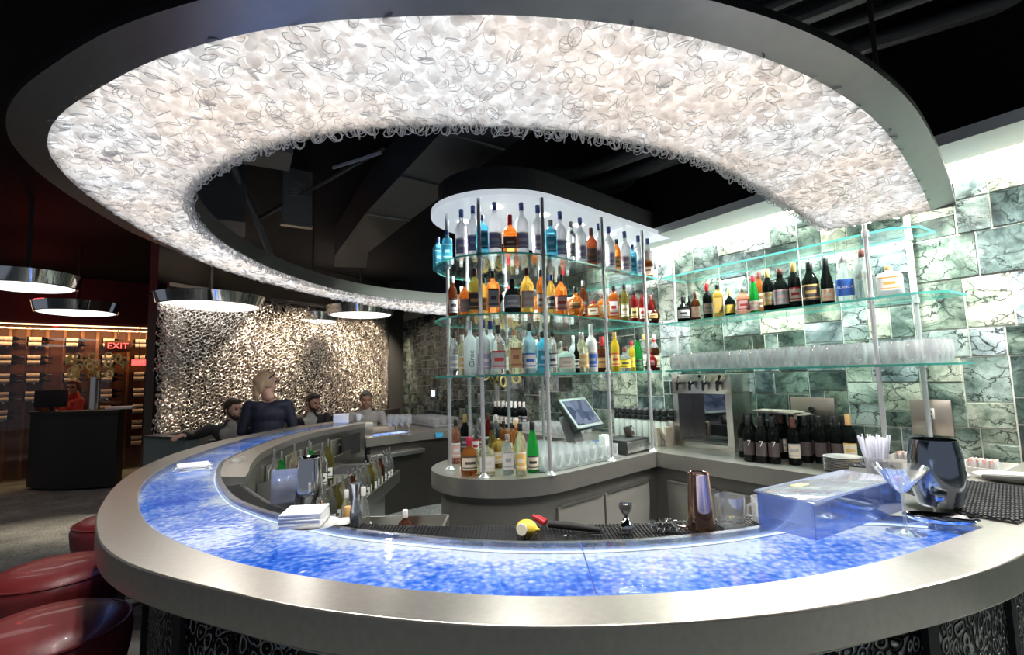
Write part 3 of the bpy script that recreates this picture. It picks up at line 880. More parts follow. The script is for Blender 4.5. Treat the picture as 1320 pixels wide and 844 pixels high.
def disc_mat():
    m, nt, out = new_mat('translucent_loop_disc')
    tc = N(nt, 'ShaderNodeTexCoord'); v = N(nt, 'ShaderNodeTexVoronoi', Scale=28.0); nt.links.new(tc.outputs['Object'], v.inputs[0])
    cr = N(nt, 'ShaderNodeValToRGB'); cr.color_ramp.elements[0].color = (0.90, 0.86, 0.83, 1); cr.color_ramp.elements[1].color = (0.99, 0.98, 0.97, 1)
    sp = N(nt, 'ShaderNodeSeparateColor'); nt.links.new(v.outputs['Color'], sp.inputs[0]); nt.links.new(sp.outputs[0], cr.inputs[0])
    t = N(nt, 'ShaderNodeBsdfTranslucent'); d = N(nt, 'ShaderNodeBsdfDiffuse', Color=(.95, .95, .95, 1)); tr = N(nt, 'ShaderNodeBsdfTransparent')
    nt.links.new(cr.outputs[0], t.inputs[0])
    a = N(nt, 'ShaderNodeMixShader'); a.inputs[0].default_value = 0.12; nt.links.new(t.outputs[0], a.inputs[1]); nt.links.new(d.outputs[0], a.inputs[2])
    b = N(nt, 'ShaderNodeMixShader'); b.inputs[0].default_value = 0.25; nt.links.new(a.outputs[0], b.inputs[1]); nt.links.new(tr.outputs[0], b.inputs[2])
    nt.links.new(b.outputs[0], out.inputs[0])
    return m


def disc_cloud(name, centers, mat, parent, R, seg, rnd, tilt):
    n = len(centers); th = np.linspace(0, 2 * np.pi, seg, endpoint=False)
    base = np.stack([R * np.cos(th), R * np.sin(th), 0 * th], 1); V = np.zeros((n * seg, 3))
    for i, c in enumerate(centers):
        V[i * seg:(i + 1) * seg] = (base * rnd.uniform(.8, 1.2)) @ rotm(rnd.gauss(0, tilt), rnd.gauss(0, tilt), rnd.uniform(0, pi)).T + np.array(c)
    me = bpy.data.meshes.new(name); L = n * seg
    me.vertices.add(L); me.vertices.foreach_set('co', V.ravel()); me.loops.add(L); me.loops.foreach_set('vertex_index', np.arange(L, dtype=np.int32))
    me.polygons.add(n); me.polygons.foreach_set('loop_start', np.arange(0, L, seg, dtype=np.int32)); me.polygons.foreach_set('loop_total', np.full(n, seg, dtype=np.int32))
    me.materials.append(mat); me.update(calc_edges=True)
    o = bpy.data.objects.new(name, me); COL.objects.link(o); o.parent = parent
    return o


rnd = random.Random(11)
cent = []; centr = []
wo, wi = resample(WOUT, 620), resample(WIN, 620)
for i in range(620):
    a, b = Vector(wo[i]), Vector(wi[i]); L = (b - a).length
    dist = ((a + b) / 2).length
    step = 0.024 if dist < 3.0 else 0.034
    if dist >= 3.4 and i % 2: continue
    k = int(L / step)
    for j in range(k):
        p = a.lerp(b, (j + 0.5 + rnd.uniform(-.35, .35)) / k)
        q = (p.x + rnd.uniform(-.008, .008), p.y + rnd.uniform(-.008, .008), ZR + 0.004 + rnd.uniform(-.008, .016))
        cent.append(q)
        if rnd.random() < .16: centr.append((q[0], q[1], q[2] - .010))
LOOP = loop_mat()
disc_cloud('hanging_discs', cent, disc_mat(), ringl, 0.0185, 10, rnd, .33)['kind'] = 'stuff'
ring_cloud('hanging_loops', centr, LOOP, ringl, 0.0175, 0.0012, 12, 4, 0.2, rnd, lambda i, c: rotm(rnd.gauss(0, .5), rnd.gauss(0, .5), rnd.uniform(0, pi)))['kind'] = 'stuff'
cent2 = []
w3 = resample(WIN, 420)
for i in range(420):
    x, y = w3[i]
    for q in range(2):
        cent2.append((x + rnd.uniform(-.02, .012), y + rnd.uniform(-.02, .012), ZR - 0.008 - rnd.random() * 0.012))
ring_cloud('edge_loops', cent2, LOOP, ringl, 0.0155, 0.0017, 12, 5, 0.2, rnd, lambda i, c: rotm(pi / 2 + rnd.gauss(0, .4), rnd.gauss(0, .3), rnd.uniform(0, pi)))['kind'] = 'stuff'
# hangers
for i in (10, 40, 70, 100, 130):
    x, y = WOUT[i]; put('hanger_rod', MB().tube([(x, y, ZR + 0.1), (x, y, 3.4)], 0.008), BLACK, ringl)

# ================================================================== RING CURTAIN, ITS WALL, COLUMN
CA, CB = Vector((-4.2, 6.0)), Vector((-2.42, 9.70)); cd = (CB - CA).normalized(); cn = Vector((-cd.y, cd.x))
CL = (CB - CA).length
wb = MB().prism([tuple(CA + cn * 0.22), tuple(CB + cn * 0.22 + cd * 0.3), tuple(CB + cn * 0.40 + cd * 0.3), tuple(CA + cn * 0.40)], 0.0, 3.4)
struct('wall_left', wb, pbr('curtain_backing', (0.05, 0.042, 0.036), 0.8), smooth=0)
curt = thing('ring_curtain', 'shimmering floor-length curtain of linked silver rings behind the seated guests', 'curtain', (0, 0, 0))
cent = []
nx, nz = 88, 38
for i in range(nx):
    for j in range(nz):
        z = 0.92 + 1.76 * (j + 0.5 * (i % 2) + rnd.uniform(-.25, .25)) / nz
        t = (i + rnd.uniform(-.25, .25)) / nx
        p = CA + cd * (CL * t) + cn * rnd.uniform(-0.03, 0.03)
        cent.append((p.x, p.y, z))
for i in range(700):   # bunched near edge
    t = rnd.random() * 0.06
    p = CA + cd * (CL * t) + cn * rnd.uniform(0.02, 0.2); cent.append((p.x, p.y, 0.92 + rnd.random() * 1.78))
angc = atan2(cd.y, cd.x)
SILV = pbr('curtain_silver', (0.85, 0.80, 0.73), 0.20, 1.0, var=0.05)
ring_cloud('links', cent, SILV, curt, 0.026, 0.0062, 10, 5, 0.25, rnd, lambda i, c: rotm(0, 0, angc) @ rotm(pi / 2 + rnd.gauss(0, .45), rnd.gauss(0, .45), 0))['kind'] = 'stuff'
put('track', MB().box(((CA + CB) / 2).to_3d() + Vector((0, 0, 2.72)), (CL, 0.05, 0.05), angc), BLACK, curt)
struct('wall_back_pier', MB().box((-2.36, 9.93, 1.7), (0.50, 0.4, 3.4), atan2(DW.y, DW.x)), pbr('pier_dark', (0.025, 0.027, 0.026), 0.7), smooth=0).name = 'wall_back'

# banquette along the curtain with a return at its near end
DKL = pbr('dark_leather', (0.018, 0.018, 0.020), 0.42, bump=0.1)
bq = thing('banquette', 'long black upholstered banquette below the silver ring curtain', 'bench', (0, 0, 0))
b0 = CA - cn * 0.12 - cd * 0.12; b1 = CB - cn * 0.12
def strip(p, q, w0, w1):
    """outline of a strip beside the line p-q between offsets w0,w1 towards the room"""
    return [tuple(p - cn * w0), tuple(q - cn * w0), tuple(q - cn * w1), tuple(p - cn * w1)][::-1]
put('backrest', MB().prism(strip(b0, b1, 0.0, 0.14), 0.42, 0.93), DKL, bq)
put('seat', MB().prism(strip(b0, b1, 0.14, 0.52), 0.36, 0.46), DKL, bq)
put('base', MB().prism(strip(b0, b1, 0.16, 0.48), 0.0, 0.36), BLACK, bq)
put('return_back', MB().prism([tuple(b0 - cd * 0.14 + cn * 0.0), tuple(b0 - cd * 0.14 - cn * 0.78), tuple(b0 - cn * 0.78), tuple(b0)][::-1], 0.0, 0.90), pbr('grey_green_panel', (0.13, 0.17, 0.17), 0.6), bq)
put('cap_rail', MB().prism([tuple(b0 - cd * 0.15 + cn * 0.01), tuple(b0 - cd * 0.15 - cn * 0.79), tuple(b0 + cd * 0.01 - cn * 0.79), tuple(b0 + cd * 0.01)][::-1], 0.90, 0.93), DKL, bq)

# ================================================================== WINE WALL (left, behind glass)
WA = Vector((-9.6, 6.85)); WD = Vector((0.748, 0.663)).normalized(); WNv = Vector((WD.y, -WD.x))
def ww(s, d): return WA + WD * s + WNv * d    # d towards the room
WOOD = pbr('warm_wood', (0.20, 0.075, 0.03), 0.42, scale=9, var=0.35, stretch=(1, 1, 0.15))
WL = 4.10
struct('wall_back.001', MB().prism([tuple(ww(-0.5, -0.30)), tuple(ww(WL, -0.30)), tuple(ww(WL, -0.42)), tuple(ww(-0.5, -0.42))][::-1], 0.0, 3.4), WOOD, smooth=0)
struct('trim_3', MB().prism([tuple(ww(-0.5, 0.06)), tuple(ww(WL, 0.06)), tuple(ww(WL, -0.30)), tuple(ww(-0.5, -0.30))][::-1], 2.56, 3.42), pbr('header_dark_red', (0.06, 0.012, 0.012), 0.5), smooth=0)
struct('trim_4', MB().prism([tuple(ww(-0.5, 0.075)), tuple(ww(WL, 0.075)), tuple(ww(WL, 0.055)), tuple(ww(-0.5, 0.055))][::-1], 2.545, 2.565), emit('warm_cove_strip', (1.0, 0.72, 0.40), 2.2), smooth=0)
struct('wall_far', MB().box((-5.4, 11.3, 1.7), (5.0, 0.15, 3.4), 0.35), pbr('far_wall_dark', (0.02, 0.018, 0.018), 0.8), smooth=0).name = 'wall_end'

# pendants ------------------------------------------------------------
LENS = emit('pendant_lens', (1.0, 0.97, 0.94), 1.6)
for (x, y, r, w) in [(-4.82, 4.87, 0.37, 'nearest, cut by the picture edge above the reception'), (-5.90, 6.68, 0.42, 'in front of the wine wall, beyond the nearest one'), (-3.94, 6.44, 0.57, 'largest, over the near end of the ring curtain'),
                     (-2.36, 7.71, 0.46, 'near the right end of the curtain'), (-3.33, 8.38, 0.34, 'smallest and farthest, in front of the curtain')]:
    z = 2.5
    o = thing('drum_pendant', 'chrome drum ceiling lamp, ' + w, 'ceiling light', (x, y, z), 0, 'chrome drum pendants')
    put('shade', MB().lathe([(r, 0.0), (r * 1.02, -0.008), (r * 1.05, 0.0), (r * 1.14, 0.125), (r * 1.11, 0.13), (r * 0.3, 0.15), (0.02, 0.15)], seg=48, cap=False), CHROME, o)
    put('lens', MB().lathe([(0.001, -0.035), (r * 0.5, -0.028), (r * 0.9, -0.008), (r * 0.99, 0.004)], seg=40, cap=False), LENS, o)
    put('rod', MB().lathe([(0.02, 0.15), (0.02, 0.9)], seg=10), BLACK, o)

# ceiling services ------------------------------------------------------
dk = thing('air_duct', 'large rectangular dark metal air duct crossing above the ring', 'duct', (0, 0, 0))
poly = [(-0.05, 2.35), (-0.396, 2.913), (-1.306, 4.393), (-2.116, 5.89), (-2.35, 6.5), (-1.95, 6.6), (-1.701, 5.819), (-0.953, 4.628), (-0.449, 3.85), (-0.021, 3.176), (0.55, 2.45)]
put('trunk', MB().prism(poly[::-1], 3.0, 3.35), pbr('duct_metal', (0.10, 0.10, 0.10), 0.42, 0.6, 0.3, 5), dk, smooth=20)
sb = MB()
for (x0, y0), (x1, y1) in (((-0.396, 2.913), (-0.021, 3.176)), ((-1.306, 4.393), (-0.953, 4.628)), ((-0.8, 3.55), (-0.45, 3.85))):
    sb.tube([(x0, y0, 2.995), (x1, y1, 2.995)], 0.012)
put('flange', sb, CEIL2, dk)
labs = ['nearest the stone wall', 'second from the stone wall', 'third from the stone wall', 'fourth from the stone wall', 'thinnest, fifth from the stone wall', 'sixth from the stone wall']
for i, (a, b, r) in enumerate([((1.905, 2.503), (2.9, 1.87), .045), ((1.72, 2.36), (2.75, 1.62), .03), ((1.60, 2.22), (2.6, 1.45), .05), ((1.45, 2.05), (2.4, 1.25), .028), ((1.30, 1.92), (2.3, 1.0), .02), ((1.16, 1.80), (2.1, 0.85), .05)]):
    z = 3.2 + 0.02 * (i % 3)
    o = tag(put('ceiling_pipe', MB().tube([(a[0] - 0.9, a[1] + 0.68, z), (a[0], a[1], z), (b[0], b[1], z)], r, 12), CEIL2), 'dark ceiling pipe right of the ring, ' + labs[i], 'pipe', 'ceiling pipes')
for i, (pts, r) in enumerate([([(0.45, 4.4), (0.85, 4.2), (1.35, 3.6)], .07), ([(0.62, 4.55), (1.1, 4.2), (1.55, 3.75)], .075), ([(0.80, 4.7), (1.25, 4.35), (1.75, 4.0)], .06), ([(0.2, 4.0), (0.6, 3.96), (1.2, 3.4)], .06), ([(0.05, 4.4), (0.5, 4.6), (1.0, 4.35), (1.6, 4.2)], .025)]):
    tag(put('ceiling_pipe', MB().tube([(x, y, 3.15) for x, y in pts], r, 12), CEIL2), 'dark pipe seen through the ring opening above the shelves, ' + ('first', 'second', 'third', 'fourth', 'thin bent one')[i] + ' from the duct', 'pipe', 'pipes through the ring')
pn = thing('ceiling_grille', 'grey rectangular grille panel hanging in the ceiling void beside the duct', 'vent', (-1.88, 4.28, 0), radians(35))
put('panel', MB().box((0, 0, 3.12), (0.24, 0.05, 0.50)), pbr('grey_panel', (0.16, 0.16, 0.16), 0.5), pn)
gsl = MB()
for k in range(7): gsl.box((0.0, -0.03, 3.13 + 0.022 * k), (0.12, 0.012, 0.008))
put('slats', gsl, pbr('slat_grey', (0.30, 0.30, 0.30), 0.5), pn)
put('bracket', MB().box((0, 0, 2.865), (0.26, 0.07, 0.02)), ST, pn)
tr = thing('ceiling_strut', 'dark angled steel strut beside the ceiling grille', 'strut', (0, 0, 0))
put('arm', MB().tube([(-2.1, 3.35, 3.38), (-2.35, 4.5, 3.0), (-2.6, 5.4, 2.75)], 0.035, 8), CEIL2, tr)
put('brace', MB().tube([(-2.35, 4.5, 3.0), (-1.0, 3.9, 3.38)], 0.018, 8), CEIL2, tr)
tag(put('ceiling_panel', MB().box((-1.78, 3.42, 3.20), (0.42, 0.34, 0.20), 0.5), pbr('grey_box', (0.17, 0.17, 0.165), 0.5)), 'pale grey box fixed to the ceiling beside the steel strut', 'box')
tag(put('ceiling_panel', MB().box((-2.55, 4.1, 3.12), (0.55, 0.5, 0.6), 0.5), CEIL2), 'large dark box unit in the ceiling void at the ring\'s left', 'box')
tag(put('strip_light', MB().box((-1.25, 3.95, 3.3), (0.55, 0.02, 0.02), -0.5), pbr('strip_grey', (0.7, 0.7, 0.7), 0.4)), 'thin pale strip on the ceiling between grille and duct', 'strip')

# ================================================================== placing helpers
def proj(p):
    v = Vector(p) - Vector((0, 0, 1.5)); d = v.dot(FW)
    return 660 + 640 * v.dot(CR) / d, 422 - 640 * v.dot(CU) / d


def gnd(px, py, z):
    """point of the place at height z that the photo shows at (px, py)"""
    d = FW + CR * ((px - 660) / 640) - CU * ((py - 422) / 640)
    t = (z - 1.5) / d.z
    return Vector((d.x * t, d.y * t))


def along(px, f, t0, t1, z):
    """parameter t of the curve f(t) at which it passes picture column px"""
    g0 = proj((*f(t0), z))[0] - px
    for _ in range(40):
        t = (t0 + t1) / 2; g_ = proj((*f(t), z))[0] - px
        if (g_ > 0) == (g0 > 0): t0 = t
        else: t1 = t
    return (t0 + t1) / 2


ORD = 'first second third fourth fifth sixth seventh eighth ninth tenth eleventh twelfth thirteenth fourteenth fifteenth sixteenth seventeenth eighteenth nineteenth twentieth twenty-first twenty-second twenty-third twenty-fourth'.split()

# ================================================================== bottles
GL = {
    'frosted': bottle_glass('glass_frosted', (0.90, 0.92, 0.95), 0.55, 0.35),
    'clear': bottle_glass('glass_clear', (0.95, 0.97, 0.97), 0.08, 0.03),
    'sky': bottle_glass('glass_sky_blue', (0.20, 0.68, 0.88), 0.45, 0.05),
    'paleblue': bottle_glass('glass_pale_blue', (0.62, 0.84, 0.95), 0.40, 0.06),
    'amber': bottle_glass('glass_amber', (0.66, 0.24, 0.06), 0.28),
    'orange': bottle_glass('glass_orange', (0.88, 0.34, 0.09), 0.30),
    'gold': bottle_glass('glass_gold', (0.88, 0.58, 0.16), 0.25),
    'pale': bottle_glass('glass_pale_gold', (0.97, 0.90, 0.66), 0.16),
    'brown': bottle_glass('glass_brown', (0.22, 0.07, 0.03), 0.25),
    'red': bottle_glass('glass_dark_red', (0.35, 0.03, 0.03), 0.45),
    'rose': bottle_glass('glass_rose', (0.88, 0.42, 0.30), 0.28),
    'green': bottle_glass('glass_green', (0.04, 0.50, 0.10), 0.30),
    'olive': bottle_glass('glass_olive', (0.35, 0.30, 0.08), 0.28),
    'black': bottle_glass('glass_black', (0.015, 0.02, 0.018), 0.6),
    'mint': bottle_glass('glass_mint', (0.70, 0.86, 0.80), 0.40),
    'ceramic': PORC,
    'yellow': bottle_glass('glass_yellow', (0.92, 0.70, 0.08), 0.35),
}
CAPC = {'navy': (0.02, 0.05, 0.22), 'black': (0.012, 0.012, 0.013), 'red': (0.55, 0.02, 0.03), 'grey': (0.30, 0.27, 0.27), 'gold': (0.62, 0.42, 0.16), 'cork': (0.75, 0.45, 0.18),
        'brown': (0.13, 0.04, 0.03), 'white': (0.80, 0.78, 0.75), 'steel': (0.6, 0.6, 0.6), 'wax': (0.45, 0.015, 0.06)}
LABC = {'cream': (0.78, 0.68, 0.54), 'white': (0.82, 0.80, 0.78), 'tan': (0.45, 0.25, 0.12), 'black': (0.02, 0.02, 0.02), 'lilac': (0.42, 0.38, 0.60), 'grey': (0.42, 0.42, 0.44), 'yellow': (0.90, 0.68, 0.05),
        'peach': (0.85, 0.50, 0.34), 'blue': (0.03, 0.13, 0.52), 'teal': (0.03, 0.30, 0.42), 'gold': (0.70, 0.45, 0.15), 'pink': (0.75, 0.45, 0.42), 'brown': (0.25, 0.10, 0.05), 'dark': (0.08, 0.06, 0.06), 'red': (0.5, 0.03, 0.03)}


def capm(n): return pbr('cap_' + n, CAPC[n], 0.35, 1.0 if n == 'steel' else 0.0, var=0.04, coat=0.3)
def labm(n): return pbr('label_' + n, LABC[n], 0.55, var=0.10, scale=160)


# profile (radius, height), squareness, cap (z0, z1, r), label (z0, z1, half angle), mark (accent band)
KIND = {
    'tall': dict(p=[(.036, 0), (.0405, .005), (.0415, .10), (.0415, .185), (.0395, .208), (.030, .232), (.0165, .250), (.0140, .262), (.0135, .287)], sq=0, cap=(.283, .336, .0150), lab=(.035, .135, 66)),
    'square': dict(p=[(.034, 0), (.037, .004), (.037, .170), (.033, .188), (.018, .200), (.0135, .206), (.013, .225)], sq=.75, cap=(.222, .258, .0150), lab=(.035, .150, 42)),
    'bourbon': dict(p=[(.040, 0), (.044, .006), (.044, .120), (.040, .145), (.027, .163), (.0145, .178), (.0135, .20)], sq=.35, cap=(.186, .252, .0165), lab=(.03, .105, 50)),
    'whisky': dict(p=[(.037, 0), (.040, .005), (.040, .165), (.036, .188), (.022, .210), (.0135, .225), (.0130, .24)], sq=.30, cap=(.235, .285, .0145), lab=(.03, .135, 58)),
    'slim': dict(p=[(.029, 0), (.032, .005), (.032, .19), (.027, .215), (.0135, .240), (.0125, .262)], sq=0, cap=(.255, .300, .0140), lab=(.04, .14, 60)),
    'squat': dict(p=[(.042, 0), (.048, .008), (.050, .06), (.048, .105), (.036, .130), (.016, .145), (.0140, .160)], sq=0, cap=(.155, .200, .0170), lab=(.028, .100, 60)),
    'flask': dict(p=[(.055, 0), (.060, .006), (.060, .110), (.052, .128), (.022, .138), (.0150, .150)], sq=.5, cap=(.147, .175, .0180), lab=(.03, .105, 40)),
    'round': dict(p=[(.028, 0), (.040, .010), (.054, .045), (.056, .070), (.046, .105), (.026, .125), (.0145, .135), (.0135, .155)], sq=0, cap=(.15, .185, .0155), lab=(.045, .085, 38)),
    'wine': dict(p=[(.034, 0), (.0375, .004), (.0375, .175), (.034, .198), (.021, .222), (.0150, .240), (.0145, .262)], sq=0, cap=(.240, .305, .0160), lab=(.045, .135, 62)),
    'hock': dict(p=[(.034, 0), (.0375, .004), (.0375, .12), (.033, .165), (.022, .215), (.0150, .255), (.0145, .27)], sq=0, cap=(.255, .305, .0160), lab=(.02, .10, 62)),
    'jug': dict(p=[(.044, 0), (.050, .006), (.050, .130), (.046, .165), (.030, .200), (.020, .222), (.0180, .25)], sq=.1, cap=(.240, .285, .0190), lab=(.035, .135, 55)),
    'decanter': dict(p=[(.040, 0), (.046, .005), (.046, .115), (.040, .135), (.020, .148), (.0150, .165)], sq=.8, cap=(.16, .195, .0200), lab=(.025, .105, 44)),
    'pour': dict(p=[(.034, 0), (.037, .005), (.037, .18), (.030, .21), (.0145, .235), (.0135, .27)], sq=0, cap=(.265, .32, .006), lab=(.05, .13, 60)),
}
_mc = {}


def bottle_meshes(kind, glass):
    key = (kind, glass)
    if key in _mc: return _mc[key]
    K = KIND[kind]
    seg = 28 if K['sq'] else 22
    prof = [(r, z, K['sq'] * (1 if r > .025 else .15)) for r, z in K['p']]
    body = MB().lathe(prof, seg=seg).mesh('bottle_glass_body', GL[glass], 50)
    z0, z1, r = K['cap']
    cap = MB().lathe([(r * .96, z0), (r, z0 + .003), (r, z1 - .003), (r * .9, z1)], seg=16).mesh('cap', capm('black'), 40)
    _mc[key] = (body, cap); return _mc[key]


def label_mesh(kind, lab, accent, zr=None):
    key = ('lab', kind, lab, accent, zr)
    if key in _mc: return _mc[key]
    K = KIND[kind]; z0, z1, ha = K['lab']
    if zr: z0, z1 = zr
    def rad(z):
        P = K['p']
        for (r0, a), (r1, b) in zip(P, P[1:]):
            if a <= z <= b: return r0 + (r1 - r0) * (z - a) / (b - a)
        return P[-1][0]
    mb = MB(); n = 10; h = z1 - z0
    for f0, f1, mi in ((0, .12, 0), (.12, .20, 1), (.20, .42, 0), (.42, .62, 1), (.62, .90, 0), (.90, 1.0, 1)):
        V = []
        for f in (f0, f1):
            z = z0 + h * f
            for i in range(n + 1):
                a = -pi / 2 + radians(ha) * (2 * i / n - 1)
                k = 1
                if K['sq'] > 0:
                    e = 2 + K['sq'] * 8; k = (abs(cos(a)) ** e + abs(sin(a)) ** e) ** (-1 / e)
                V.append(((rad(z) * k + .0009) * cos(a), (rad(z) * k + .0009) * sin(a), z))
        mid = f0 == .42
        mb.cur = 0; b = len(mb.v); mb.v += V
        for i in range(n):
            mb.f.append((b + i, b + i + 1, b + n + 2 + i, b + n + 1 + i))
            mb.mi.append(1 if (mi == 1 and (not mid or 2 <= i <= 7)) else 0)
    me = mb.mesh('label', [labm(lab), labm(accent)], 50); _mc[key] = me
    return me


def textpart(name, s, size, mat, parent, loc, rot, align='CENTER', extrude=0.0004):
    cu = bpy.data.curves.new('t', 'FONT'); cu.body = s; cu.size = size; cu.align_x = align; cu.align_y = 'CENTER'; cu.extrude = extrude
    t = bpy.data.objects.new('t', cu); COL.objects.link(t)
    dg = bpy.context.evaluated_depsgraph_get(); me = bpy.data.meshes.new_from_object(t.evaluated_get(dg)); bpy.data.objects.remove(t)
    me.materials.clear(); me.materials.append(mat)
    o = bpy.data.objects.new(name, me); COL.objects.link(o); o.parent = parent
    o.location = loc; o.rotation_euler = rot
    return o


GN = {'frosted': 'frosted white', 'clear': 'clear', 'sky': 'sky blue', 'paleblue': 'pale blue', 'amber': 'amber', 'orange': 'orange', 'gold': 'golden', 'pale': 'pale gold', 'brown': 'dark brown', 'red': 'dark red', 'rose': 'rose', 'green': 'green', 'olive': 'olive',
      'black': 'black', 'mint': 'pale mint', 'ceramic': 'white ceramic', 'yellow': 'yellow'}
SHN = {'tall': 'tall', 'square': 'square', 'bourbon': 'broad-shouldered', 'whisky': 'straight', 'slim': 'slim', 'squat': 'squat', 'flask': 'wide flat', 'round': 'round', 'wine': 'wine', 'hock': 'long-necked', 'jug': 'stout', 'decanter': 'decanter', 'pour': 'spouted'}


def bottle(kind, glass, cap, lab, accent, x, y, z, face, where, group, s=1.0, zr=None, tilt=None):
    cl = GN[glass]
    nm = 'wine_bottle' if kind in ('wine', 'hock') else 'liquor_bottle'
    shape = '' if kind == 'wine' else SHN[kind] + ' '
    word = 'wine bottle' if kind == 'wine' else 'bottle'
    o = thing(nm, f'{cl} {shape}{word}, {cap} cap, {where}'.replace('decanter bottle', 'decanter'), 'bottle', (x, y, z + 0.001), face, group)
    o.scale = (s, s, s)
    if tilt: o.rotation_euler = (tilt[0], tilt[1], face)
    b, c = bottle_meshes(kind, glass)
    put('glass_body', b, None, o)
    cm = c.copy(); cm.materials.clear(); cm.materials.append(capm(cap)); put('cap', cm, None, o)
    if lab: put('label', label_mesh(kind, lab, accent, zr), None, o)
    return o


def frontpath(inset):
    pts = [pen(-0.235 + inset, 0.64), pen(-0.275 + inset, 0.475), pen(-0.235 + inset * .9, 0.28)]
    R = .475 - inset
    for a in (-150, -130, -110, -90): pts.append(pen(0.20 + cos(radians(a)) * R * 1.05, .475 + sin(radians(a)) * R))
    pts += [pen(0.5, inset), pen(0.9, inset), pen(1.42, inset)]
    P = resample(spline([tuple(p) for p in pts], 120), 240)
    return lambda t: P[max(0, min(239, int(round(t * 239))))]


def face_at(x, y): return atan2(y - 1.2, x - 0.15) - pi / 2 + random.uniform(-.12, .12)


def row_pen(items, z, inset, shelf, group, side='from the nose'):
    f = frontpath(inset)
    for i, it in enumerate(items):
        px, kind, glass, cap, lab, acc = it[:6]
        s = it[6] if len(it) > 6 else 1.0
        f_ = frontpath(inset + (it[7] if len(it) > 7 else 0)) if len(it) > 7 else f
        t = along(px, f_, 0.02, 1.0, z + .12)
        x, y = f_(t)
        it_o = bottle(kind, glass, cap, lab, acc, x, y, z, face_at(x, y), f'{shelf}, {ORD[i]} {side}', group, s)
        if len(it) > 8: textpart('lettering', it[8], it[9], labm(it[10]), it_o, it[11], it[12])


V_ = ('tall', 'frosted', 'navy', 'lilac', 'white')
top = [(595, *V_), (609, *V_), (622, 'square', 'sky', 'navy', 'teal', 'paleb'), (636.5, *V_), (656, 'bourbon', 'amber', 'red', 'brown', 'cream'), (674, *V_), (694.7, *V_, 1.0), (710, 'square', 'sky', 'grey', 'teal', 'paleb'),
       (722, *V_), (736, 'slim', 'clear', 'grey', 'grey', 'white', .96), (748.5, *V_), (763, 'whisky', 'brown', 'brown', 'dark', 'brown'), (773.5, *V_), (786, *V_), (796, 'slim', 'amber', 'black', 'gold', 'brown', .85),
       (806, *V_), (815.5, 'square', 'sky', 'navy', 'teal', 'paleb', .95), (824.5, *V_), (834.5, 'bourbon', 'amber', 'red', 'cream', 'brown', .92), (844.5, *V_)]
LABC['paleb'] = (0.35, 0.70, 0.85)
random.seed(21)
row_pen(top, ZS[2] + .012, .075, 'topmost glass shelf', 'bottles on the topmost shelf')
mid = [(584, 'slim', 'brown', 'white', 'white', 'dark', .92), (598, 'whisky', 'amber', 'black', 'pink', 'cream', .80), (612, 'whisky', 'olive', 'brown', 'dark', 'gold', 1.03), (625, 'slim', 'gold', 'black', 'gold', 'white', .80, .07), (634.5, 'square', 'orange', 'black', 'grey', 'dark', 1.0),
       (659.5, 'squat', 'black', 'black', 'grey', 'white', 1.06), (680.5, 'whisky', 'gold', 'brown', 'cream', 'pink', 1.0), (699, 'slim', 'amber', 'black', 'white', 'brown', .93), (711, 'slim', 'gold', 'navy', 'dark', 'white', .86), (724.5, 'whisky', 'orange', 'black', 'pink', 'red', .95),
       (741, 'round', 'amber', 'black', 'brown', 'gold', 1.1), (752.5, 'slim', 'brown', 'grey', 'grey', 'dark', .9, .05), (765, 'flask', 'amber', 'wax', 'cream', 'brown', .72), (777, 'decanter', 'orange', 'brown', 'gold', 'cream', .95), (792, 'square', 'amber', 'black', 'white', 'red', 1.0),
       (805, 'slim', 'olive', 'black', 'cream', 'olive', .95), (818, 'slim', 'red', 'black', 'gold', 'dark', .85), (828.5, 'slim', 'red', 'black', 'cream', 'red', .92), (839, 'slim', 'red', 'brown', 'white', 'pink', .78), (848, 'slim', 'brown', 'black', 'pink', 'dark', .85), (863, 'round', 'brown', 'black', 'gold', 'brown', 1.0)]
LABC['olive'] = (0.25, 0.28, 0.08)
row_pen(mid, ZS[1] + .012, .06, 'middle glass shelf', 'bottles on the middle shelf')
low = [(586, 'slim', 'clear', 'black', 'grey', 'white', .95), (595, 'slim', 'pale', 'white', 'gold', 'white', .85), (607, 'tall', 'frosted', 'white', None, None, 1.0, 0, 'Ciroc', .045, 'black', (0, -.0425, .10), (radians(90), radians(-90), 0)), (623, *V_), (634, 'tall', 'frosted', 'navy', 'white', 'lilac', 1.0, .075), (642, 'whisky', 'clear', 'black', 'grey', 'red', 1.05),
       (664, 'square', 'pale', 'cork', 'tan', 'brown', 1.05), (677, 'slim', 'clear', 'steel', 'white', 'grey', .9, .05), (683.5, 'tall', 'paleblue', 'black', 'white', 'blue', .92), (700, 'square', 'sky', 'black', 'teal', 'paleb', 1.0), (712, 'slim', 'clear', 'black', 'white', 'dark', .90, 0, 'G', .03, 'black', (0, -.034, .16), (radians(90), 0, 0)),
       (728, 'flask', 'mint', 'brown', 'cream', 'grey', .95), (742.5, 'slim', 'black', 'black', 'dark', 'white', .62), (751, 'jug', 'pale', 'steel', 'gold', 'cream', .95, .02), (763, 'tall', 'ceramic', 'white', 'blue', 'grey', .98), (776.5, 'bourbon', 'brown', 'red', 'gold', 'brown', .98),
       (792.5, 'slim', 'yellow', 'gold', 'gold', 'red', .95), (806, 'squat', 'clear', 'brown', 'yellow', 'dark', .9), (815, 'slim', 'yellow', 'red', 'yellow', 'gold', .75), (822.5, 'hock', 'green', 'black', 'dark', 'green', .92), (830, 'slim', 'clear', 'gold', 'white', 'grey', .95, .03), (838, 'round', 'red', 'brown', 'dark', 'red', .95),
       (848, 'whisky', 'brown', 'red', 'cream', 'tan', .92), (863, 'slim', 'frosted', 'white', 'white', 'dark', .95)]
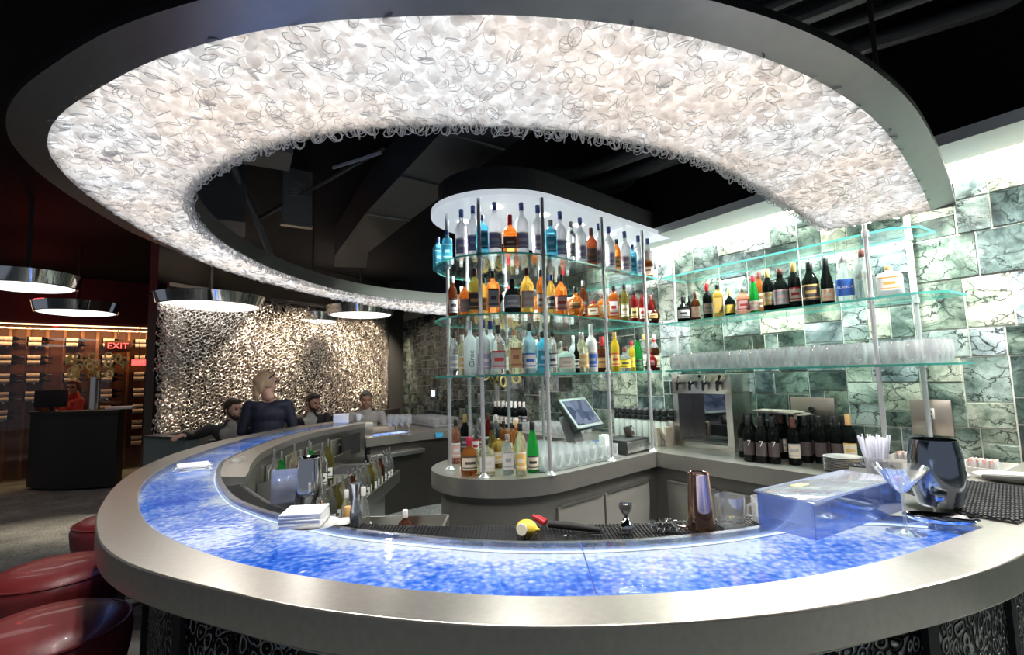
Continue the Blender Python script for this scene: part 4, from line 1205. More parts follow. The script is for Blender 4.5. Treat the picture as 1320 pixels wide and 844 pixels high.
LABC['green'] = (0.02, 0.35, 0.08)
row_pen(low, ZS[0] + .012, .065, 'lowest glass shelf', 'bottles on the lowest shelf')

# rear row of the peninsula shelves, seen between and through the front ones
random.seed(5)
back_kinds = [('slim', 'clear', 'steel', 'white', 'grey'), ('whisky', 'clear', 'white', 'white', 'grey'), ('slim', 'rose', 'red', 'pink', 'white'), ('tall', 'frosted', 'white', 'white', 'lilac'), ('whisky', 'pale', 'steel', 'cream', 'white'), ('slim', 'amber', 'black', 'cream', 'red')]
for z, nm, n in ((ZS[1] + .012, 'middle', 11), (ZS[0] + .012, 'lowest', 11), (ZS[2] + .012, 'topmost', 3)):
    for i in range(n):
        u = 0.02 + i * 0.105; p = pen(u, 0.62 + random.uniform(-.04, .04))
        k = ('square', 'sky', 'navy', 'teal', 'paleb') if nm == 'topmost' else back_kinds[(i * 5 + n + (nm == 'lowest') * 2) % 6]
        if nm == 'topmost': p = pen(-0.14, .60 + i * .10) if i else pen(-.19, .62)
        bottle(*k, p.x, p.y, z, face_at(p.x, p.y), f'{nm} glass shelf rear row, {ORD[i]} from the nose', f'rear bottles on the {nm} shelf', .92)

for z, nm, n in ((ZS[1] + .012, 'middle', 12), (ZS[0] + .012, 'lowest', 12)):
    for i in range(n):
        p = pen(-0.02 + i * 0.105, 0.80 + random.uniform(-.02, .04))
        k = [('whisky', 'clear', 'steel', 'white', 'grey'), ('slim', 'clear', 'white', 'cream', 'white'), ('slim', 'pale', 'black', 'white', 'gold'), ('whisky', 'frosted', 'grey', 'white', 'grey'), ('slim', 'rose', 'white', 'cream', 'pink')][(i * 3 + (nm == 'middle')) % 5]
        bottle(*k, p.x, p.y, z, face_at(p.x, p.y) + pi, f'{nm} glass shelf backmost row, {ORD[i]} from the nose', f'backmost bottles on the {nm} shelf', .94)


# wall shelf
def wall_row(items, z, d, shelf, group):
    for i, it in enumerate(items):
        px, kind, glass, cap, lab, acc, s = it[:7]
        dd = d + (it[7] if len(it) > 7 else 0)
        f = lambda t: tuple(wal(t, dd))
        t = along(px, f, -0.3, 2.2, z + .12); x, y = f(t)
        o = bottle(kind, glass, cap, lab, acc, x, y, z, atan2(DW.y, DW.x) + pi + radians(155) + random.uniform(-.1, .1), f'{shelf}, {ORD[i]} from the corner', group, s)
        o.rotation_euler = (0, 0, atan2(y, x) - pi / 2 + random.uniform(-.08, .08))
        if len(it) > 8: textpart('lettering', it[8], it[9], labm(it[10]), o, it[11], it[12])


LABC['orange'] = (0.90, 0.45, 0.08)
wr = [(881, 'squat', 'black', 'black', 'white', 'dark', 1.0), (889, 'slim', 'black', 'black', None, None, .72, -.09), (896.5, 'whisky', 'brown', 'brown', 'peach', 'cream', .78), (912, 'wine', 'black', 'red', 'cream', 'grey', .88), (925.5, 'square', 'gold', 'black', 'gold', 'orange', .95), (940.5, 'bourbon', 'black', 'gold', 'yellow', 'gold', .78),
      (958, 'decanter', 'rose', 'steel', 'pink', 'red', .98), (972, 'hock', 'green', 'red', 'pink', 'cream', .85), (980, 'slim', 'amber', 'brown', 'brown', 'cream', .98, -.08), (990.5, 'wine', 'black', 'gold', 'gold', 'cream', .95), (1006.5, 'jug', 'black', 'brown', 'grey', 'pink', .96),
      (1024.5, 'wine', 'black', 'gold', 'cream', 'red', .98), (1045, 'jug', 'black', 'black', 'dark', 'gold', .98), (1066, 'hock', 'black', 'black', 'peach', 'cream', .93), (1089, 'jug', 'clear', 'steel', 'blue', 'blue', .98, 0, 'BLANCA', .021, 'white', (0, -.0535, .085), (radians(90), 0, 0)),
      (1114, 'jug', 'clear', 'brown', None, None, 1.03), (1146, 'flask', 'frosted', 'cork', 'white', 'orange', 1.0)]
wall_row(wr, ZS[1] + .012, .33, 'middle wall shelf', 'bottles on the wall shelf')

# peninsula nose, standing on the steel worktop
CT = .905
nose = [(588, 597, 'slim', 'rose', 'black', 'pink', 'white', 1.0), (600, 585, 'wine', 'black', 'gold', 'dark', 'grey', 1.0), (605.5, 611, 'squat', 'amber', 'wax', 'cream', 'dark', 1.12), (626, 611.5, 'decanter', 'pale', 'black', 'white', 'pale2', 1.1), (643, 602, 'bourbon', 'gold', 'black', 'cream', 'gold', 1.0),
        (655, 611, 'square', 'clear', 'grey', 'white', 'grey', .92), (672, 614, 'slim', 'pale', 'black', 'gold', 'cream', 1.03), (687.5, 608, 'hock', 'green', 'black', 'cream', 'black', 1.0),
        (613, 590, 'slim', 'clear', 'black', 'white', 'red', .95), (621, 583, 'slim', 'clear', 'white', 'red', 'white', .9), (630, 588, 'slim', 'red', 'brown', 'red', 'white', 1.05), (640, 577, 'whisky', 'clear', 'white', 'blue', 'white', .95), (650, 588, 'whisky', 'amber', 'black', 'cream', 'brown', .9),
        (660, 592, 'slim', 'orange', 'black', 'pink', 'white', .85), (667, 598, 'slim', 'amber', 'cork', 'gold', 'orange', .95), (635, 600, 'hock', 'olive', 'black', 'dark', 'gold', .92)]
LABC['pale2'] = (0.70, 0.66, 0.45)
wh = ['nearest the rounded end', 'behind the red wax bottle', 'in front at the rounded end', 'right of the red wax bottle', 'behind the clear decanter', 'between decanter and tall pale bottle', 'frontmost beside the green bottle', 'beside the shelf post',
      'rear row by the front pole', 'rear row, second', 'rear row, third', 'rearmost, blue label', 'rear row, fourth', 'rear row, fifth', 'behind the tall pale bottle', 'middle of the group']
for (px, py, k, g_, c_, l_, a_, s_), w in zip(nose, wh):
    p = gnd(px, py, CT)
    bottle(k, g_, c_, l_, a_, p.x, p.y, CT, face_at(p.x, p.y), 'peninsula, ' + w, 'bottles on the peninsula', s_)

# dark wine bottles by the tap tower, some carrying menus
k = 0
blk = []
for px, py in [(967, 594), (983, 596), (999, 597), (1025.6, 598.6), (1010, 590)]: blk.append((gnd(px, py, CT), px in (1025.6, 1010)))
for s_, d_ in [(0.56, .37), (0.56, .27), (0.65, .27), (0.65, .17), (0.74, .28), (0.74, .17), (0.83, .25), (0.92, .27), (0.92, .17), (1.0, .25), (1.0, .15), (1.08, .22), (1.08, .12), (0.83, .14)]:
    blk.append((wal(s_, d_), False))
locw = ['front row nearest the tap tower', 'front row, second from the tap tower', 'front row, third from the tap tower', 'white label, front row by the plates', 'white label, set back between front bottles'] + [f'cluster by the stone wall, {ORD[i]} back from the tap tower' for i in range(14)]
for (p, lb), w in zip(blk, locw):
    o = bottle('wine', 'black', 'black' if not lb else 'brown', 'cream' if lb else 'dark', 'grey' if lb else 'dark', p.x, p.y, CT, atan2(p.y, p.x) - pi / 2, w, 'wine bottles by the tap tower', .95)
    if w.startswith('front row') and 'white' not in w: textpart('lettering', '7', .05, labm('white'), o, (0, -.0390, .125), (radians(90), 0, radians(0)))
p = gnd(1098, 600, CT); bottle('wine', 'black', 'cork', 'cream', 'gold', p.x, p.y, CT, atan2(p.y, p.x) - pi / 2, 'standing alone behind the drinking straws', None, 1.0)

# wine bottles on the far run of the wall counter
for i in range(12):
    p = wal(-2.55 + (i % 6) * .085, .44 - (i // 6) * .12)
    bottle('wine', 'black', 'white', 'cream' if i < 6 else 'dark', 'grey', p.x, p.y, CT, face_at(p.x, p.y), f'{"front" if i < 6 else "rear"} row beyond the peninsula, {ORD[i % 6]} from the far end', 'wine bottles beyond the peninsula', .95)

# syrup bottles with black pourers in the corner
SY = pbr('syrup_white', (0.82, 0.78, 0.74), 0.4)
for i in range(18):
    r_, c_ = i // 9, i % 9
    p = wal(-0.68 + c_ * .066, .31 - r_ * .09)
    o = thing('syrup_bottle', f'white squeeze bottle with black pourer top, {"front" if r_ == 0 else "rear"} row, {ORD[c_]} towards the tap tower', 'bottle', (p.x, p.y, CT + .001), 0, 'syrup bottles in the corner')
    put('body', MB().lathe([(.026, 0), (.028, .004), (.028, .17), (.022, .19), (.016, .195)], seg=14), SY, o)
    put('pourer', MB().lathe([(.026, .195), (.027, .225), (.018, .232), (.018, .240), (.027, .246), (.026, .275), (.012, .285)], seg=14), BLACK, o)


# ================================================================== glassware
def rocks_mesh(h, r0, r1, t=.0025):
    return MB().lathe([(.0005, 0), (r0 * .9, 0), (r0, .003), (r1, h), (r1 - t, h), (r0 - t, .012), (.0005, .010)], seg=16, cap=False).mesh('tumbler', DRINK, 40)


RM = rocks_mesh(.085, .033, .037)
WM = MB().lathe([(.0005, 0), (.020, 0), (.026, .004), (.036, .045), (.037, .07), (.030, .125), (.0288, .125), (.0355, .07), (.0345, .045), (.024, .010), (.0005, .009)], seg=16, cap=False).mesh('stemless_glass', DRINK, 40)
mat_poly = [tuple(pen(u, v)) for u, v in ((0.11, 0.045), (0.86, 0.03), (0.93, 0.10), (0.93, .60), (0.10, .66))]
gm = tag(put('glass_mat', MB().prism(mat_poly, CT + .0005, CT + .006), pbr('mat_grey', (0.10, 0.10, 0.10), .5), smooth=0), 'dark drying mat on the peninsula under the rows of tumblers', 'mat')
random.seed(9)
for r_ in range(8):
    for c_ in range(9):
        u, v = 0.165 + c_ * .086 + (r_ % 2) * .015, .095 + r_ * .078
        if u > .70 and v > .36: continue
        p = pen(u, v)
        tag(put('tumbler', RM, None, None, (p.x, p.y, CT + .0065)), f'clear tumbler on the peninsula mat, row {r_ + 1} from the edge, {ORD[c_]} from the nose'.replace('row 1 from', 'front row by'), 'glass', 'tumblers on the peninsula')
for c_ in range(21):
    for r_ in range(4):
        p = wal(0.03 + c_ * .080, .375 - r_ * .080)
        if abs(0.03 + c_ * .08 - 1.40) < .045 and r_ == 0: continue
        tag(put('stemless_glass', WM, None, None, (p.x, p.y, ZS[0] + .013)), f'clear stemless glass on the lowest wall shelf, {("front", "second", "third", "rear")[r_]} row, {ORD[c_]} from the corner', 'glass', 'stemless glasses on the wall shelf')
for c_ in range(9):
    for r_ in range(4):
        p = wal(-1.95 + c_ * .09, .46 - r_ * .10)
        tag(put('tumbler', RM, None, None, (p.x, p.y, CT + .001)), f'clear tumbler on the far worktop run, {("front", "second", "third", "rear")[r_]} row, {ORD[c_]} towards the corner', 'glass', 'tumblers beyond the peninsula')

# ================================================================== equipment on the back counter
tap = thing('tap_tower', 'stainless steel dispensing tower with four taps and mirrored recess', 'dispenser', (*wal(0.15, .125), CT), atan2(DW.y, DW.x))
# local x runs along the wall (towards the viewer), local -y faces the room
TS = steel('tower_steel', (0.78, 0.72, 0.66), 0.28, (40, 1, 1))
b = MB(); b.box((0, .0, .49), (.52, .24, .15), bev=.004); b.box((0, 0, .02), (.52, .24, .04), bev=.003)
b.box((-.235, 0, .23), (.05, .24, .40)); b.box((.235, 0, .23), (.05, .24, .40)); b.box((0, .09, .23), (.43, .05, .40))
put('housing', b, TS, tap)
put('recess_panel', MB().box((0, .055, .23), (.42, .012, .36)), pbr('dark_mirror', (0.25, 0.26, 0.27), .05, 1.0), tap)
put('drip_tray', MB().box((0, -.02, .047), (.40, .13, .012)), ST_DARK, tap)
for i in range(4):
    x = -.18 + i * .12
    t = put('tap', MB().tube([(x, -.12, .50), (x, -.16, .50), (x, -.165, .47), (x, -.165, .44)], [.012, .012, .012, .009], 10).ball((x, -.155, .50), .019), BLACK, tap)
    put('tap_handle', MB().tube([(x + .012, -.165, .505), (x + .025, -.175, .53), (x + .035, -.18, .555)], [.006, .008, .013], 10), CHROME if i < 3 else BLACK, t)
put('logo_disc', MB().lathe([(.001, 0), (.012, 0)], (0, -.121, .55), 12, cap=False, tilt=(pi / 2, 0, 0)), BLACK, tap)

PAPER = pbr('menu_paper', (0.72, 0.66, 0.56), .6, var=.06)
pm = wal(0.78, .24)
for i in range(5):
    tag(put('menu', MB().box((0, 0, 0), (.24 + .03 * (i % 2), .13, .005)), PAPER, None, (pm.x - .02 * i + .03, pm.y + .015 * (i % 3), CT + .2935 + i * .0056), atan2(DW.y, DW.x) + .13 * (i % 3 - 1)),
        f'cream paper menu lying on the dark wine bottles, {("lowest", "second", "middle", "fourth", "topmost")[i]} of the pile', 'menu', 'menus on the bottles')

# plates, straws, dark bowl
pp = wal(1.19, .42)
PL = MB().lathe([(.0005, 0), (.06, 0), (.095, .009), (.097, .011), (.06, .004), (.0005, .003)], seg=32, cap=False).mesh('plate', PORC, 40)
for i in range(9):
    tag(put('side_plate', PL, None, None, (pp.x, pp.y, CT + .001 + i * .0092)), f'white round side plate in the stack beside the dark wine bottles, {ORD[i]} from the bottom', 'plate', 'stacked side plates')
bw = wal(1.38, .56)
bo = thing('garnish_bowl', 'black fluted bowl of dark beans in front of the plate stack', 'bowl', (bw.x, bw.y, CT))
fl_ = MB(); V = []
n = 48
prof = [(.045, 0.0), (.05, .004), (.075, .04), (.092, .078), (.088, .078), (.07, .04), (.04, .01), (.0005, .01)]
for r, z in prof:
    for i in range(n):
        a = 2 * pi * i / n; k = 1 + .05 * (1 if i % 2 else -1) * (z / .08)
        V.append((r * k * cos(a), r * k * sin(a), z))
fl_.add(V, [(j * n + i, j * n + (i + 1) % n, (j + 1) * n + (i + 1) % n, (j + 1) * n + i) for j in range(len(prof) - 1) for i in range(n)])
put('bowl_body', fl_, pbr('bowl_black', (0.012, 0.012, 0.02), .35), bo)
bm_ = MB()
for i in range(90): bm_.ball((random.gauss(0, .035), random.gauss(0, .035), .055 + random.random() * .02), .009, 6, 5)
put('beans', bm_, BLACK, bo)['kind'] = 'stuff'
sw = gnd(1128, 622, .99)
so = thing('straw_cup', 'clear cup packed with pale translucent drinking straws', 'straw holder', (1.60, 2.25, .986), 0)
put('cup', MB().lathe([(.0005, 0), (.038, 0), (.046, .11), (.044, .11), (.036, .004), (.0005, .004)], seg=24, cap=False), DRINK, so)
STR = clear('straw_plastic', (0.93, 0.94, 0.98), .15, .6, .55, .2, (.86, .86, .92))
random.seed(4)
for i in range(40):
    a = random.uniform(0, 2 * pi); r = random.random() ** .5
    bx, by = .026 * r * cos(a), .026 * r * sin(a); tx, ty = .062 * r * cos(a), .062 * r * sin(a)
    put('straw', MB().tube([(bx, by, .006), (tx, ty, .20 + random.uniform(-.012, .012))], .0035, 6), STR, so)

# POS till
tl = thing('till', 'black point-of-sale terminal with tilted touch screen on the peninsula', 'till', (*pen(.97, .46), CT), atan2(A1.y, A1.x) + .15); tl.scale = (1.12, 1.12, 1.12)
tb = MB(); tb.box((0, .06, .012), (.26, .24, .024), bev=.006)
put('base', tb, BLACK, tl)
put('stand', MB().box((0, .09, .13), (.12, .07, .22), tilt=(radians(-20), 0, 0), bev=.005), pbr('till_grey', (.30, .30, .30), .4), tl)
hd = put('screen_housing', MB().box((0, 0, 0), (.36, .035, .25), bev=.008), pbr('till_body', (.05, .05, .05), .4), tl, (0, .02, .25)); hd.rotation_euler = (radians(-38), 0, 0)
put('bezel', MB().box((0, -.018, 0), (.35, .006, .24), bev=.002), pbr('bezel_grey', (.38, .38, .38), .35), hd)


def screen_mat():
    m, nt, out = new_mat('till_screen'); tc = N(nt, 'ShaderNodeTexCoord'); mp = N(nt, 'ShaderNodeMapping'); mp.inputs['Scale'].default_value = (14, 1, 12)
    ch = N(nt, 'ShaderNodeTexVoronoi', Scale=1.0, feature='F1', distance='CHEBYCHEV'); nt.links.new(tc.outputs['Object'], mp.inputs[0]); nt.links.new(mp.outputs[0], ch.inputs[0])
    cr = N(nt, 'ShaderNodeValToRGB'); cr.color_ramp.elements[0].color = (.05, .08, .16, 1); cr.color_ramp.elements[1].color = (.35, .42, .55, 1)
    nt.links.new(ch.outputs['Color'], cr.inputs[0]); e = N(nt, 'ShaderNodeEmission', Strength=.6); nt.links.new(cr.outputs[0], e.inputs[0]); nt.links.new(e.outputs[0], out.inputs[0]); return m


put('screen', MB().box((0, -.0215, 0), (.31, .002, .20)), screen_mat(), hd)
dr = thing('cash_drawer', 'black cash drawer with steel front at the peninsula corner', 'cash drawer', (*pen(1.10, .17), CT), atan2(A1.y, A1.x))
put('case', MB().box((0, 0, .052), (.30, .24, .10), bev=.004), BLACK, dr)
put('drawer_front', MB().box((0, -.124, .052), (.28, .008, .075), bev=.002), steel('drawer_steel', (.5, .49, .48), .35), dr)
put('lock', MB().lathe([(.001, 0), (.008, 0), (.008, .006)], (0, -.134, .052), 12, tilt=(pi / 2, 0, 0)), CHROME, dr)
cr_ = thing('card_reader', 'dark card reader standing on the cash drawer', 'card reader', (*pen(1.17, .17), CT + .106), atan2(A1.y, A1.x) + .3)
put('body', MB().box((0, 0, .04), (.09, .05, .075), tilt=(radians(-15), 0, 0), bev=.006), pbr('reader_brown', (.05, .035, .03), .4), cr_)
put('display', MB().box((0, -.029, .058), (.06, .004, .025), tilt=(radians(-15), 0, 0)), pbr('reader_display', (.25, .3, .32), .2), cr_)
tag(put('blue_folder', MB().box((0, 0, .02), (.24, .16, .04), bev=.003), pbr('folder_blue', (.06, .16, .42), .5), None, (*pen(1.27, .46), CT), .5), 'blue folder lying behind the cash drawer', 'folder')
ncad = thing('menu_stand', 'pale wooden letter-shaped menu stand beside the cash drawer', 'stand', (*wal(-.14, .36), CT), .15)
nm_ = MB(); nm_.box((-.045, 0, .075), (.022, .05, .15)); nm_.box((.045, 0, .075), (.05, .05, .15)); nm_.box((0, 0, .08), (.02, .045, .15), tilt=(0, radians(-32), 0))
put('frame', nm_, pbr('stand_wood', (.62, .48, .38), .5), ncad)
rc = thing('receipt_stack', 'stack of white order pads beside the till', 'paper', (*pen(.80, .13), CT + .0065), .8)
put('pads', MB().box((0, 0, .075), (.055, .055, .15), bev=.003), WHITE, rc)

# second flower piece, on the far worktop run
YEL = pbr('ring_flower_yellow', (.80, .68, .28), .5)


def ring_flowers(loc, h, w, label, seedv, n=26, vase=(.035, .42)):
    rr = random.Random(seedv); o = thing('flower_arrangement', label, 'flower arrangement', loc)
    put('vase', MB().lathe([(.0005, 0), (vase[0], 0), (vase[0], h), (vase[0] - .004, h), (vase[0] - .004, .01), (.0005, .01)], seg=20, cap=False), pbr('vase_silver', (.7, .68, .64), .2, .8), o)
    for i in range(n):
        x, y, z = rr.uniform(-1, 1) * w, rr.uniform(-.4, .4) * w, h + .02 + rr.random() * w * .75
        R = .045 + rr.random() * .02
        pts = [(x + R * cos(a) * cos(i), y + R * cos(a) * sin(i) * .6, z + R * sin(a)) for a in np.linspace(0, 2 * pi, 12, endpoint=False)]
        put('ring_flower', MB().tube(pts, .013, 6, closed=True), YEL, o)
    st = MB()
    for i in range(10): st.tube([(0, 0, h * .8), (rr.uniform(-.7, .7) * w, rr.uniform(-.3, .3) * w, h + w * rr.uniform(.1, .5))], .004, 5)
    put('stems', st, pbr('stem_green', (.2, .2, .06), .6), o)['kind'] = 'stuff'


ring_flowers((*wal(-2.62, .36), CT), .50, .30, 'pale yellow ring-shaped flowers in a tall silver vase beyond the shelves', 3, 22)

# wall plates
def on_wall(s, z, out_=.026): p = wal(s, out_); return (p.x, p.y, z)


PLT = steel('plate_steel', (.62, .54, .47), .34, (1, 1, 1))
w1 = thing('wall_plate', 'large blank steel wall plate with round black socket above the wine bottles', 'wall plate', on_wall(.86, 1.22), atan2(DW.y, DW.x))
put('plate', MB().box((0, 0, 0), (.28, .008, .155), bev=.002), PLT, w1); put('socket', MB().lathe([(.001, 0), (.020, 0), (.020, .012), (.012, .014), (.001, .010)], (-.0, -.004, 0), 20, tilt=(pi / 2, 0, 0)), BLACK, w1)
w2 = thing('wall_plate', 'square steel wall plate with white power outlet and plugged cable', 'wall plate', on_wall(1.50, 1.20), atan2(DW.y, DW.x))
put('plate', MB().box((.0, 0, 0), (.19, .008, .20), bev=.002), PLT, w2)
out_ = put('outlet', MB().box((0, -.007, .02), (.035, .008, .06), bev=.002), PORC, w2)
sl = MB(); [sl.box((sx, -.0115, sz), (.004, .002, .01)) for sx in (-.006, .006) for sz in (.008, .032)]
put('slots', sl, BLACK, out_)
put('cable', MB().tube([(0, -.014, .01), (-.01, -.035, -.02), (-.005, -.03, -.08), (.0, -.02, -.14), (.0, -.02, -.28)], .005, 8), BLACK, w2)
w3 = thing('thermostat', 'lit square wall control screen on the far green wall', 'control panel', on_wall(-5.2, 1.235), atan2(DW.y, DW.x))
put('frame', MB().box((0, 0, 0), (.24, .012, .19), bev=.003), pbr('thermo_frame', (.20, .20, .19), .4), w3); put('screen', MB().box((0, -.008, 0), (.13, .004, .10)), emit('thermo_screen', (.65, .85, 1.0), 1.6), w3)

# things at the bar's right end against the wall
tray = thing('condiment_tray', 'long white tray of packets by the stone wall at the bar end', 'tray', (*wal(1.62, .30), CT + .001), atan2(DW.y, DW.x))
tb = MB(); tb.box((0, 0, .006), (.50, .26, .012)); tb.box((0, -.127, .05), (.50, .006, .10)); tb.box((0, .127, .05), (.50, .006, .10)); tb.box((.247, 0, .05), (.006, .26, .10)); tb.box((-.247, 0, .05), (.006, .26, .10)); tb.box((.05, 0, .05), (.004, .25, .09))
put('box', tb, pbr('tray_white', (.80, .77, .70), .35), tray)
PK = [pbr('packet_pink', (.72, .38, .34), .5), pbr('packet_white', (.82, .8, .75), .5)]
for i in range(3):
    pkc = thing('packet_caddy', 'clear caddy of pink sweetener packets in the white tray, ' + ('end nearest the posts', 'middle', 'end farthest from the posts')[i], 'caddy', (*wal(1.47 + i * .15, .30), CT + .014), atan2(DW.y, DW.x), 'sweetener caddies')
    put('box', MB().box((0, -.045, .05), (.11, .003, .10)).box((0, .045, .05), (.11, .003, .10)).box((-.055, 0, .05), (.003, .09, .10)).box((.055, 0, .05), (.003, .09, .10)).box((0, 0, .002), (.11, .09, .003)), ACRYL, pkc)
    for k_ in range(8): put('packet', MB().box((-.046 + k_ * .013, 0, .062), (.006, .07, .10), tilt=(0, .04 * (k_ % 3 - 1), 0)), PK[(k_ + i) % 2], pkc)
for i, px in enumerate((1252, 1268)):
    p = gnd(px, 624, .96)
    sh = thing('salt_shaker', ('small black shaker with white top beside the cooler', 'small black shaker with white top, farther from the cooler')[i], 'shaker', (2.04 + .075 * i, 2.32 - .05 * i, CT + .001), 0, 'black shakers')
    put('body', MB().lathe([(.026, 0), (.029, .004), (.022, .06), (.020, .07)], seg=18), BLACK, sh)
    put('top', MB().lathe([(.021, .07), (.022, .09), (.012, .096)], seg=18), pbr('shaker_top', (.8, .8, .78), .3), sh)
dish = thing('dish', 'shallow white oval dish with dark rim cloth at the bar end', 'dish', (2.02, 2.02, T + .001), -.7)
put('plate', MB().lathe([(.0005, .003), (.09, .003), (.14, .014), (.143, .017), (.09, .008), (.0005, .007)], seg=36, cap=False, sx=1.1, sy=.7), PORC, dish)
put('cloth', MB().tube([(-.13, -.075, .018), (-.04, -.10, .02), (.06, -.10, .022), (.14, -.07, .022)], [.010, .016, .017, .012], 10), pbr('cloth_grey', (.12, .12, .11), .8), dish)

# ================================================================== things on the bar (near arc)
# acrylic condiment box
bxo = thing('garnish_box', 'long clear acrylic garnish box with lid standing on the blue glass', 'garnish box', (0, 0, T + .001))
q0, q1, q3 = Vector((.813, 1.403)), Vector((1.245, 1.66)), Vector((.735, 1.555))
ex = (q1 - q0); LX = ex.length; ex.normalize(); ey = Vector((-ex.y, ex.x)); LY = .165; HB = .098
ang = atan2(ex.y, ex.x); cx = q0 + ex * LX / 2 + ey * LY / 2
bxo.location = (cx.x, cx.y, T + .001); bxo.rotation_euler = (0, 0, ang)
BLUEACR = clear('box_acrylic', (.70, .80, 1.0), .12, .6, .10, .08, (.35, .50, .95))
w = .003
bb = MB(); bb.box((0, 0, .002), (LX, LY, .004)); bb.box((0, -LY / 2, HB / 2), (LX, w, HB)); bb.box((0, LY / 2, HB / 2), (LX, w, HB)); bb.box((-LX / 2, 0, HB / 2), (w, LY, HB)); bb.box((LX / 2, 0, HB / 2), (w, LY, HB))
put('walls', bb, BLUEACR, bxo)
INS = clear('insert_plastic', (.90, .92, .98), .12, .5, .45, .15, (.75, .76, .85))
for i in range(5):
    x = -LX / 2 + LX * (i + .5) / 5; wx = LX / 5 - .014
    ib = MB(); ib.box((x, 0, .03), (wx, LY - .02, .002)); ib.box((x - wx / 2, 0, .062), (.002, LY - .02, .064)); ib.box((x + wx / 2, 0, .062), (.002, LY - .02, .064)); ib.box((x, LY / 2 - .01, .062), (wx, .002, .064)); ib.box((x, -LY / 2 + .01, .062), (wx, .002, .064))
    put('insert_tub', ib, INS, bxo)
put('lid', MB().box((0, 0, HB + .004), (LX + .012, LY + .010, .004), bev=.001), clear('lid_acrylic', (.93, .95, 1), .14, .7, .14, .05), bxo)
put('lid_rim', MB().tube([(-LX / 2 - .005, -LY / 2 - .004, HB + .004), (LX / 2 + .005, -LY / 2 - .004, HB + .004), (LX / 2 + .005, LY / 2 + .004, HB + .004), (-LX / 2 - .005, LY / 2 + .004, HB + .004)], .0035, 6, closed=True), clear('rim_acrylic', (.7, .78, 1), .25, .7, .4, .05, (.7, .78, 1)), bxo)
put('sticker', MB().box((-.09, .045, HB + .0068), (.06, .026, .0006)), pbr('sticker_yellow', (.75, .85, .12), .5), bxo)
put('cherries', MB().ball((.13, 0, .065), .022, 10, 8, (1.3, 1.2, .5)).ball((.15, .03, .064), .02, 10, 8, (1.2, 1, .5)), pbr('cherry_brown', (.22, .05, .04), .3), bxo)

# martini
mo = thing('martini_glass', 'martini glass with orange garnish standing on the glowing blue bar end', 'glass', (1.092, 1.447, T + .001)); mo.scale = (1.12, 1.12, 1.08)
DM = clear('martini_clear', (.97, .98, 1), .14, .92, .03)
prof = [(.0005, .0), (.040, .0), (.042, .002), (.030, .004), (.006, .010), (.0038, .03), (.0038, .095), (.007, .103), (.0165, .110), (.0600, .170), (.0588, .1705), (.0155, .1125), (.0005, .108)]
put('glass_body', MB().lathe(prof, seg=40, cap=False), DM, mo)
put('drink', MB().lathe([(.0005, .109), (.0150, .1125), (.0490, .158), (.0005, .158)], seg=32, cap=False), clear('gin_drink', (.95, .97, 1), .10, .4, .05), mo)
put('garnish', MB().ball((-.008, -.004, .135), .013, 12, 8, (1, .8, .9)), pbr('orange_peel', (.95, .42, .03), .4), mo)
# cooler
PP = pbr('dark_mirror_metal', (.42, .47, .54), .10, 1.0, var=.05)
co = thing('wine_cooler', 'bulbous dark mirror-metal wine cooler on the rubber mat', 'cooler', (1.375, 1.665, T + .014)); co.scale = (.72, .72, .95)
cprof = [(.0005, 0), (.072, 0), (.080, .006), (.098, .06), (.104, .11), (.100, .165), (.086, .222), (.083, .222), (.097, .165), (.101, .11), (.095, .06), (.070, .01), (.0005, .008)]
put('vessel', MB().lathe(cprof, seg=48, cap=False), PP, co)
tag(put('coaster_tray', MB().lathe([(.0005, .004), (.055, .004), (.072, .010), (.078, .016), (.080, .014), (.072, .006), (.055, 0), (.0005, 0)], (0, 0, 0), 40, cap=False, sx=1.15, sy=.62), CHROME, None, (1.265, 1.535, T + .002), -.50), 'small polished oval metal tip tray beside the martini glass', 'tray')

# shakers, jiggers and glass on the service mat
SM = .985 + .0125
cs = thing('shaker_tin', 'tall copper cocktail shaker tin behind the blue glass', 'shaker tin', (.592, 1.650, SM))
put('cup', MB().lathe([(.0005, 0), (.041, 0), (.043, .004), (.040, .06), (.033, .168), (.0345, .172), (.0335, .173), (.031, .168), (.038, .05), (.0005, .05)], seg=36, cap=False), pbr('copper', (.95, .62, .48), .08, 1.0, var=.03), cs)
put('base_ring', MB().lathe([(.0415, .0), (.0435, .003), (.0425, .010)], seg=36, cap=False), pbr('copper_dark', (.55, .28, .18), .15, 1.0), cs)
rg = thing('mixing_glass', 'clear ribbed rocks glass right of the copper shaker', 'glass', (.692, 1.66, SM))
put('glass', MB().lathe([(.0005, 0), (.036, 0), (.041, .006), (.046, .095), (.0435, .095), (.0385, .022), (.0005, .018)], seg=32, cap=False), clear('rocks_clear', (.96, .97, .98), .12, .9, .05), rg)
mg = thing('glass_mug', 'small clear glass mug beside the garnish box', 'mug', (.815, 1.695, SM))
put('glass', MB().lathe([(.0005, 0), (.030, 0), (.034, .005), (.036, .08), (.034, .08), (.031, .012), (.0005, .01)], seg=28, cap=False), DRINK, mg)
put('handle', MB().tube([(-.033, -.01, .065), (-.058, -.018, .058), (-.060, -.018, .03), (-.033, -.01, .018)], .0045, 8), DRINK, mg)
jg = thing('jigger', 'small chrome double jigger standing on the black mat', 'jigger', (.345, 1.625, SM))
put('cups', MB().lathe([(.0005, .004), (.021, 0), (.024, .008), (.022, .022), (.013, .038), (.006, .045), (.006, .052), (.012, .058), (.021, .075), (.023, .088), (.0215, .088), (.018, .07), (.0005, .062)], seg=32, cap=False), CHROME, jg)
st_ = thing('strainer', 'oval coiled wire cocktail strainer lying on the mat', 'strainer', (.465, 1.625, SM + .012))
coil = []
